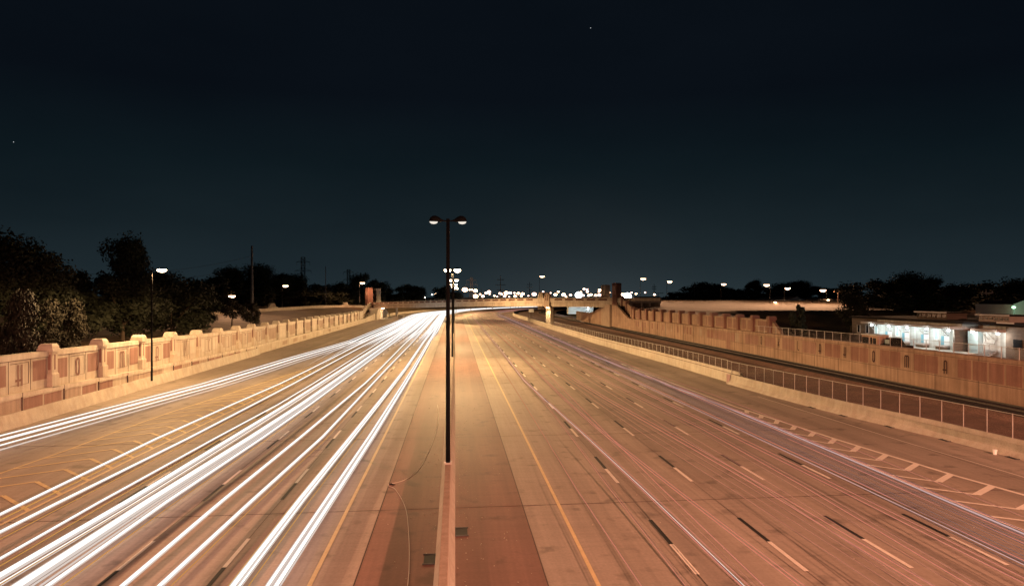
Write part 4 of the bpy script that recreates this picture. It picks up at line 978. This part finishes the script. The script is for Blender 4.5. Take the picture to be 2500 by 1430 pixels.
# ------------------------------------------------------------------ trees
def tree_proto(seed, H, Wd, leaf, nleaf, lobes, mt, trunk_h=.28, name='broadleaf_tree'):
    r = random.Random(seed); t = thing(name, 'x', 'tree')
    m = MB(); cz = H * (trunk_h + (1 - trunk_h) * .5); m.tube([(0, 0, -1.2), (.05, 0, H * .12), (.1, .1, H * trunk_h), (0, .1, H * .6)], [H * .030, H * .024, H * .019, H * .006], 8)
    L0 = []
    for k in range(lobes):
        a = r.uniform(0, 6.283); q = math.sqrt(r.random()) * .78; zz = r.uniform(-.8, .86); q *= math.sqrt(1 - zz * zz * .8)
        L0.append((q * math.cos(a) * Wd / 2, q * math.sin(a) * Wd / 2, cz + zz * H * (1 - trunk_h) * .5, r.uniform(.12, .25) * Wd))
        if k % 2 == 0: m.tube([(.05, .05, H * (trunk_h + .1 * r.random())), (L0[-1][0] * .5, L0[-1][1] * .5, (L0[-1][2] + H * trunk_h) * .55), (L0[-1][0], L0[-1][1], L0[-1][2])], [H * .011, H * .007, H * .003], 5)
    m.make('trunk', M['bark'], t)
    c = MB()
    for i in range(nleaf):
        lx, ly, lz, lr = r.choice(L0)
        d = Vector((r.gauss(0, 1), r.gauss(0, 1), r.gauss(0, 1) * .8)).normalized() * lr * (r.random() ** .38) * r.uniform(.8, 1.15)
        p = Vector((lx, ly, lz)) + d
        n = (d.normalized() + Vector((r.gauss(0, .6), r.gauss(0, .6), r.gauss(0, .6)))).normalized()
        a = n.cross(Vector((0, 0, 1)) if abs(n.z) < .9 else Vector((1, 0, 0))).normalized(); b = n.cross(a); s = leaf * r.uniform(.6, 1.3); an = r.uniform(0, 6.28)
        a, b = a * math.cos(an) + b * math.sin(an), b * math.cos(an) - a * math.sin(an)
        c.face(p - a * s, p + b * s * .55 + n * s * .15, p + a * s, p - b * s * .55)
    c.make('crown', M[mt], t)
    return t
PR = [tree_proto(1, 15, 13, .26, 15000, 26, 'leaf'), tree_proto(12, 16, 11, .26, 13000, 34, 'leaf', .30), tree_proto(3, 13, 12, .34, 7000, 22, 'leaf'), tree_proto(4, 12, 11, .42, 5000, 18, 'leaf', .2), tree_proto(5, 11, 13, .42, 5000, 18, 'leaf', .16)]
PH = [15, 16, 13, 12, 11]; PW = [13, 11, 12, 11, 13]
SH = tree_proto(6, 5, 6, .16, 6000, 14, 'leaf2', .15, 'leafy_shrub'); SM = tree_proto(8, 6, 5.2, .15, 3600, 12, 'leaf2', .30, 'small_tree'); BU = tree_proto(9, 4, 4.2, .16, 7000, 16, 'leaf', .06, 'round_bush')
used = set()
def plant(proto, idx, px, D, top, width_px, zb, lab, group=None, cat='tree', rz=None):
    x, y, zt = far(px, D, top); hgt = zt - zb
    H0, W0 = (PH[idx], PW[idx]) if isinstance(idx, int) else idx
    sz = hgt / (H0 * 1.0); sx = (width_px * D / F) / W0
    rz = random.uniform(0, 6.28) if rz is None else rz
    if proto.name not in used:
        used.add(proto.name); o = proto; o.location = (x, y, zb); o.scale = (sx, sx, sz); o.rotation_euler = (0, 0, rz)
    else: o = dup(proto, (x, y, zb), rz, (sx, sx, sz))
    tag(o, lab, cat, group); return o
random.seed(17)
GB = 'dark trees massed behind the lettered wall'; GL = 'dark trees of the far left treeline'; GRt = 'dark trees of the treeline beyond the field'; GBl = 'dark trees behind the long building'
plant(PR[0], 0, 52, 84, 592, 250, 2.5, 'largest dark oak rising at the left edge behind the lettered wall', GB)
plant(PR[1], 1, 312, 112, 586, 135, 2.5, 'tall loose crowned tree standing up behind the ramp street lamp', GB)
for i, px, D, top, wd, lab in ((2, 165, 100, 672, 190, 'dark tree filling the gap right of the largest oak'), (3, 235, 112, 672, 150, 'dark tree just left of the tall loose crowned tree'), (0, 375, 125, 672, 170, 'dark tree behind the head of the ramp street lamp'),
                           (4, 455, 135, 684, 150, 'dark tree right of the ramp street lamp'), (2, 300, 100, 690, 200, 'dark low tree under the tall loose crowned tree'), (4, 130, 92, 700, 240, 'dark low tree under the largest oak'), (3, 505, 250, 676, 130, 'dark tree left of and behind the lamp lit small tree'), (4, 420, 118, 700, 190, 'dark low tree beside the ramp lamp pole')):
    plant(PR[i], i, px, D, top, wd, 2.2, lab, GB)
for i, px, D, top, wd, lab in ((1, 565, 300, 655, 90, 'tall tree just left of the tall bare pole'), (0, 645, 310, 652, 130, 'broad tree just right of the tall bare pole'), (2, 708, 325, 672, 90, 'flat topped tree over the street lamp on the grass bank'), (3, 600, 300, 690, 160, 'lower tree behind the foot of the tall bare pole'),
                           (4, 760, 345, 692, 90, 'rounded tree behind the foot of the tall lattice pylon'), (3, 820, 360, 692, 80, 'rounded tree between the pylons'), (4, 670, 320, 705, 160, 'low tree line clump behind the grass bank lamp'), (4, 790, 335, 712, 150, 'low clump of trees left of the ramp end bridge tower'),
                           (2, 882, 400, 672, 62, 'two lobed tree directly behind the lamp by the bridge tower'), (3, 915, 420, 686, 70, 'tree behind the pale bridge tower'), (4, 850, 390, 700, 90, 'low tree behind the masonry wall end'),
                           (3, 962, 470, 702, 60, 'low tree right of the pale bridge tower'), (2, 1000, 480, 697, 60, 'rounded tree over the ramp end of the bridge'), (4, 1022, 480, 700, 50, 'tree with a small lobed top over the bridge'), (3, 1078, 480, 700, 56, 'reddish lit tree left of the median lamps glare'), (4, 1110, 480, 712, 60, 'low tree under the median lamps glare')):
    plant(PR[i], i, px, D, top, wd, 3.0, lab, GL)
for i, px, D, top, wd, lab in ((4, 1650, 420, 712, 60, 'low end of the treeline beside the second field lamp'), (3, 1690, 390, 698, 80, 'rounded tree under the pole above the treeline'), (2, 1725, 360, 692, 90, 'greenish tree left of the lamp before the treeline'), (0, 1775, 380, 702, 90, 'tree behind the lamp standing before the treeline'), (4, 1815, 370, 705, 70, 'low tree right of the lamp before the treeline'),
                           (1, 1838, 350, 685, 46, 'upright square topped tree rising over the treeline'), (3, 1870, 350, 700, 60, 'tree behind the left lamp of the pair by the warehouse'), (2, 1925, 370, 692, 90, 'tree behind the white gabled warehouse'), (0, 1965, 360, 689, 90, 'highest rounded tree behind the tan warehouse'), (4, 2015, 370, 702, 90, 'tree behind the lamp over the tan warehouse'), (4, 2050, 350, 706, 90, 'tree at the far end of the tan warehouse'), (3, 1750, 370, 712, 130, 'low tree in front of the greenish treeline')):
    plant(PR[i], i, px, D, top, wd, 4.5, lab, GRt)
for i, px, D, top, wd, lab in ((3, 2105, 200, 688, 110, 'dark tree left of the first roof lantern'), (2, 2160, 190, 690, 120, 'dark tree just behind the first roof lantern'), (0, 2225, 185, 672, 120, 'tallest dark tree behind the long building'), (1, 2262, 195, 680, 90, 'dark tree right of the tallest one behind the long building'), (4, 2320, 190, 694, 130, 'dark tree left of the second roof lantern'), (3, 2375, 200, 692, 120, 'dark tree behind the second roof lantern'), (4, 2440, 195, 694, 130, 'dark tree behind the orange red street light'), (2, 2505, 190, 684, 120, 'dark tree at the right edge behind the white shop'), (4, 2200, 170, 715, 250, 'low dark tree mass behind the roof of the long building'), (4, 2400, 175, 718, 250, 'low dark tree mass behind the white shop')):
    plant(PR[i], i, px, D, top, wd, 2.0, lab, GBl)
plant(PR[2], 2, 2078, 135, 722, 75, 2.0, 'dark tree standing at the blank end of the long building')
plant(BU, (4, 4.2), 1953, 122, 748, 44, 2.6, 'round dark bush on the grass field behind the fence', None, 'bush')
plant(SH, (5, 6), 45, 62, 720, 130, 2.1, 'lamp lit leafy shrub at the left edge close behind the lettered wall', None, 'shrub')
o = plant(SH, (5, 6), 150, 74, 740, 130, 2.1, 'lamp lit leafy shrub reaching right below the largest oak', None, 'shrub')
o = plant(SH, (5, 6), 15, 66, 790, 120, 2.1, 'low leafy shrub peeping over the lettered wall at the left edge', None, 'shrub')
plant(SM, (6, 5.2), 566, 138, 716, 66, 3.3, 'small forked tree lit yellow by the street lamp behind it')
plant(SH, (5, 6), 612, 150, 742, 50, 3.2, 'low bush at the foot of the tall bare pole', None, 'bush')
plant(SH, (5, 6), 500, 150, 750, 70, 3.2, 'dark low bush left of the small forked tree', None, 'bush')
for px, wd in ((690, 60), (730, 50), (600, 40)):
    plant(SH, (5, 6), px, 286, 728 if px != 600 else 735, wd, 3.9, {690: 'scrubby bush behind the masonry wall by its first rounded cap', 730: 'reddish scrubby bush behind the masonry wall between the caps', 600: 'scrubby bush behind the masonry wall near the tall bare pole'}[px], None, 'bush')

# ------------------------------------------------------------------ light trails of the traffic
def trail(name, lab, strands, cat, group, gs=1, grow=.9):
    t = thing(name, lab, cat, (*curve(strands[0][0][0][1], strands[0][0][0][0]), strands[0][2]), group)
    full = []
    for tab, du, z, r, mt in strands:
        if mt == 'head' and r >= .05:          # added dim tubes paint a soft glow edge beside the bright core
            full += [(tab, du, z, r * .84, mt), (tab, du - r * 1.06, z - .03, r * .42, 'headdim'), (tab, du + r * 1.06, z - .03, r * .42, 'headdim')]
        else: full.append((tab, du, z, r, mt))
    for tab, du, z, r, mt in full:
        a, b = tab[0][0], tab[-1][0]
        st = [s for s in frange(-10, 900, 14)]; st = sorted(set([a] + [s for s in st if a < s < b] + [b]))
        pts = [(*curve(lerp(tab, s) + du, s), z) for s in st]
        rr = [r * gs * (1 + grow * smooth(60, 260, s)) * (smooth(a - 6, a + 110, s) if a > 60 else 1) for s in st]  # tubes widen with distance, putting glare into their shape
        MB().tube(pts, rr, 6).make('light_streak', M[mt], t)
    return t
GH, GT = 'white headlight trails on the oncoming carriageway', 'pink taillight trails on the departing carriageway'
FE = 780
def hl(lab, tab, spec): trail('headlight_trail', lab, [(tab, *q) for q in spec], 'light trail', GH, .80, 1.1)
hl('white headlight trail on the exit ramp nearest the lettered wall', [(36, -29.4), (48, -28.2), (75, -24.9), (103, -23.3), (141, -20.4), (236, -19.8), (420, -20), (FE, -20)], [(-.05, .7, .06, 'head'), (.85, .68, .075, 'head'), (1.1, .7, .06, 'head'), (1.95, .66, .055, 'head'), (2.75, .62, .05, 'headdim')])
hl('thin white headlight trail along the edge of the striped gore', [(20, -18.1), (31, -18.2), (50, -18.3), (77, -17.3), (140, -17.2), (FE, -17.4)], [(0, .66, .065, 'head'), (.25, .55, .03, 'amber')])
hl('second thin white headlight trail next to the striped gore', [(18, -17.0), (29, -16.9), (40, -16.45), (72, -16.1), (140, -16), (FE, -16.2)], [(0, .66, .065, 'head'), (-.2, .6, .025, 'amber'), (.22, .5, .02, 'amber')])
hl('narrow outer streak of the broad bundle of headlight trails', [(15, -15.2), (25, -15.1), (37, -15.0), (63, -14.1), (140, -14.2), (FE, -14.4)], [(0, .68, .05, 'head'), (.3, .6, .02, 'amber')])
hl('thick white streak in the broad bundle of headlight trails', [(15, -14.4), (24, -14.3), (31, -13.9), (60, -13.5), (140, -13.2), (FE, -13.4)], [(0, .68, .13, 'head'), (.3, .60, .05, 'head'), (.5, .7, .02, 'amber')])
hl('thickest white streak in the middle of the broad bundle', [(15, -13.2), (23, -13.15), (32, -13.0), (54, -12.35), (140, -12.2), (FE, -12.3)], [(0, .68, .16, 'head'), (-.3, .6, .05, 'headdim'), (.32, .62, .04, 'headdim')])
hl('fainter inner streak of the broad bundle of headlight trails', [(15, -12.3), (23, -12.3), (30, -12.3), (52, -11.7), (140, -11.4), (FE, -11.4)], [(0, .66, .07, 'head'), (-.2, .66, .04, 'headdim'), (.2, .5, .02, 'amber')])
hl('outer white streak of the pair in the middle lane', [(15, -10.1), (23, -10.0), (33, -9.9), (43, -9.6), (78, -8.9), (140, -9.2), (FE, -9.4)], [(0, .68, .075, 'head')])
hl('inner white streak of the pair in the middle lane', [(15, -9.0), (23, -9.0), (29, -8.8), (41, -8.2), (84, -8.2), (140, -8.0), (FE, -8.2)], [(0, .68, .075, 'head'), (.22, .55, .018, 'amber')])
hl('outer broad white streak in the lane next to the median shoulder', [(15, -6.7), (22, -6.65), (33, -6.65), (53, -6.35), (86, -6.0), (140, -6), (FE, -6.4)], [(0, .68, .10, 'head'), (.15, .62, .05, 'head'), (-.2, .6, .022, 'amber'), (.34, .5, .02, 'amber')])
hl('inner broad white streak closest to the median shoulder', [(15, -5.45), (22, -5.4), (42, -5.1), (82, -4.85), (140, -4.8), (FE, -5)], [(0, .68, .095, 'head'), (-.27, .66, .075, 'head')])
rnd = random.Random(4)
hl('dense white sheaf of headlight trails filling the lanes before the bridge', [(125, -12), (190, -11.5), (FE, -12)], [(rnd.uniform(-6, 7.2), rnd.uniform(.5, 1.0), rnd.uniform(.13, .20), 'head') for k in range(34)])  # random strands added for the many merged trails and their glare
hl('lane changing headlight trails that begin ahead of the ramp merge', [(84, -17.0), (120, -18), (FE, -18)], [(0, .7, .09, 'head'), (.5, .66, .07, 'head'), (-1.2, .7, .07, 'head')])
def tl(lab, tab, spec): trail('taillight_trail', lab, [(tab, *q) for q in spec], 'light trail', GT, .88, .5)
E_ = 700
tl('thin pink trail beside the yellow edge line', [(15, 5.6), (21, 5.5), (31, 5.4), (53, 5.5), (120, 5.6), (330, 5.6)], [(0, .8, .012, 'tail'), (.03, .74, .008, 'taildim')])
tl('fine pair of pink trails left of the first dashed line', [(15, 6.8), (21, 6.8), (34, 6.9), (56, 7.2), (120, 6.8), (330, 6.7)], [(0, .8, .011, 'tail'), (.1, .8, .009, 'taildim')])
tl('bright pale trail crossing the first dashed line', [(15, 8.55), (21, 8.5), (31, 8.3), (37, 8.1), (48, 7.8), (71, 6.9), (120, 7.2), (400, 7.3)], [(0, .8, .020, 'tail'), (.03, .86, .014, 'tailwhite'), (.22, .8, .010, 'tail'), (.36, .7, .008, 'taildim')])
tl('pink trail swerving between the first and second dashed lines', [(15, 10.4), (25, 10.1), (31, 9.75), (38, 9.35), (44, 9.2), (59, 9.0), (120, 9.4), (400, 9.4)], [(0, .8, .016, 'tail'), (.16, .8, .014, 'tail'), (.3, .7, .010, 'taildim')])
tl('darker red trail swerving toward the first dashed line', [(15, 9.1), (23, 9.15), (30, 9.2), (38, 9.3), (50, 9.6), (100, 10.6), (400, 10.6)], [(0, .8, .016, 'tail'), (-.2, .75, .010, 'taildim')])
tl('thin pink trail along the second dashed line', [(15, 12.7), (31, 12.3), (50, 11.5), (100, 11.0), (400, 11)], [(0, .8, .012, 'taildim'), (.5, .8, .009, 'taildim')])
tl('bundle of fine pink trails right of the second dashed line', [(15, 13.9), (34, 13.6), (69, 12.1), (120, 12.4), (500, 12.6)], [(0, .8, .016, 'tail'), (.25, .85, .014, 'tail'), (-.4, .8, .010, 'taildim')])
tl('orange pink trail in the middle of the third lane', [(15, 13.1), (21, 13.2), (34, 13.5), (80, 13.2), (500, 13.3)], [(.4, .8, .014, 'taildim'), (1.0, .8, .010, 'taildim')])
tl('pink trail just left of the third dashed line', [(15, 15.1), (23, 15.3), (40, 16.1), (80, 15), (500, 15)], [(0, .8, .014, 'tail'), (.28, .8, .012, 'taildim'), (-.4, .8, .009, 'taildim')])
tl('pair of pink trails right of the third dashed line', [(15, 17.0), (40, 17.0), (80, 16.6), (600, 16.8)], [(0, .8, .016, 'tail'), (.22, .85, .013, 'tail'), (1.2, .8, .012, 'taildim')])
tl('pale bundle of trails left of the fourth dashed line', [(15, 18.4), (40, 18.6), (90, 18.2), (E_, 18.4)], [(0, .8, .018, 'tail'), (-.5, .9, .014, 'lilac')])
tl('lilac white trail running along the edge of the right gore', [(15, 20.4), (25, 20.5), (53, 21.0), (95, 19.9), (160, 20), (E_, 20.2)], [(0, .8, .032, 'lilac'), (.25, .8, .02, 'tail'), (-.3, .8, .014, 'tail'), (1.3, .9, .016, 'taildim')])
tl('rosy trail in the lane left of the right gore', [(15, 19.6), (40, 20.0), (70, 20.4), (120, 21.5), (E_, 21.6)], [(0, .8, .016, 'tail'), (.8, .8, .014, 'taildim')])
tl('fine lilac streaks put in as sheen over the lane left of the right gore', [(15, 18.9), (30, 19.4), (60, 19.7), (100, 19.6), (E_, 19.7)], [(-1.2 + .17 * k, .8 + .06 * ((k * 7) % 5), .0065 + .003 * ((k * 3) % 4), 'lilacdim') for k in range(15)])  # glowing strands stand in for a lilac sheen on the lane
tl('faint pink trail on the outer lane merging past the gore', [(62, 24.5), (90, 23), (130, 22.8), (E_, 22.6)], [(0, .8, .020, 'tail'), (1.0, .8, .016, 'taildim'), (2.2, .8, .014, 'taildim')])

# ------------------------------------------------------------------ small things on the road
def drain(lab, x, y, ln, wd=.3):
    t = thing('drain_inlet', lab, 'drain', (x, y, 0), 'drain inlets along the barriers')
    MB().box(x - wd / 2, x + wd / 2, y - ln / 2, y + ln / 2, .004, .03).make('grate', M['bpaint'], t); m = MB()
    for e in (-1, 1): m.box(x - wd / 2 - .04, x + wd / 2 + .04, y + e * (ln / 2 + .03) - .03, y + e * (ln / 2 + .03) + .03, .004, .045)
    m.make('frame', M['dsteel'], t)
x, y = ground(1129, 1302); drain('dark open drain inlet against the departing side of the median', x - .05, y + .2, .9, .5)
x, y = ground(1052, 1365); drain('rusty square grate against the oncoming side of the median', x - .02, y, .9, .45)
for k, (px, py) in enumerate(((2054, 1015), (2162, 1042), (2298, 1075), (2470, 1118), (1972, 995))):
    x, y = ground(px, py); x = lerp(RB, y) - .14
    drain(['small dark drain slot at the barrier foot below the fence, second from the far end', 'small dark drain slot at the barrier foot, middle of the row', 'small dark drain slot at the barrier foot beside the shoulder line', 'small dark drain slot at the barrier foot closest to the right edge', 'small dark drain slot at the barrier foot farthest along'][k], x, y, .7, .22)
x, y = ground(2429, 1109); t = thing('litter_cup', 'crumpled white cup lying at the barrier foot', 'litter', (x, y, 0)); MB().prism([(x + .09 * math.cos(a), y + .09 * math.sin(a)) for a in [k * .7854 for k in range(8)]], .004, .3, [(x + .13 * math.cos(a), y + .13 * math.sin(a)) for a in [k * .7854 for k in range(8)]]).make('cup', M['signw'], t)
cp = [(995, 1430), (999, 1380), (998, 1310), (990, 1240), (966, 1195), (948, 1183), (985, 1172), (1020, 1148), (1045, 1105), (1062, 1060), (1071, 1020), (1068, 985)]
cp = [Vector((*ground(a, b, .02), .025)) for a, b in cp]; sm = []
for k in range(len(cp) - 1):
    p0_, p1_, p2_, p3_ = cp[max(k - 1, 0)], cp[k], cp[k + 1], cp[min(k + 2, len(cp) - 1)]
    for q in range(6):
        f = q / 6; sm.append(.5 * ((2 * p1_) + (p2_ - p0_) * f + (2 * p0_ - 5 * p1_ + 4 * p2_ - p3_) * f * f + (3 * p1_ - p0_ - 3 * p2_ + p3_) * f ** 3))
t = tag(MB().tube(sm, .012, 5).make('loose_cable', M['wpaint']), 'thin pale cable lying in a loop on the shoulder beside the median', 'cable')
x, y = ground(955, 1183); t = thing('tyre_shred', 'dark shred of tyre at the bend of the loose cable', 'debris', (x, y, 0)); m = MB(); m.tube([(x - .12, y + .03, .03), (x, y, .05), (x + .12, y - .06, .025), (x + .22, y - .07, .03)], [.02, .04, .035, .012], 6); m.make('shred', M['bpaint'], t)
rnd = random.Random(9); m = MB()
for k in range(300):
    side = rnd.choice((-1, -1, 1, 1, 1)); y = 18 + rnd.random() ** 1.5 * 45; x = -.35 + side * (.42 + abs(rnd.gauss(0, .25)) + (rnd.random() ** 3) * 2.2); s = rnd.uniform(.007, .02)
    m.obox((x, y), (math.cos(k), math.sin(k)), s * 1.4, s, .006, .006 + s)
for k in range(160):
    y = 24 + rnd.random() * 60; x = rnd.choice((-1, 1)) * rnd.uniform(4, 28); s = rnd.uniform(.008, .02); m.obox((x, y), (math.cos(k), math.sin(k)), s * 1.4, s, .006, .006 + s)
struct('gravel', m, M['cap'], 'stuff')
# ------------------------------------------------------------------ the two stars bright enough to show
for px, py, lab in ((1442, 69, 'bright star high over the middle of the road'), (33, 347, 'bright star low over the oaks at the left edge')):
    x, y, z = far(px, 3000, py); tag(MB().ell((x, y, z), 1.5, 1.5, 1.5, 8, 6).make('star', M['star']), lab, 'star')
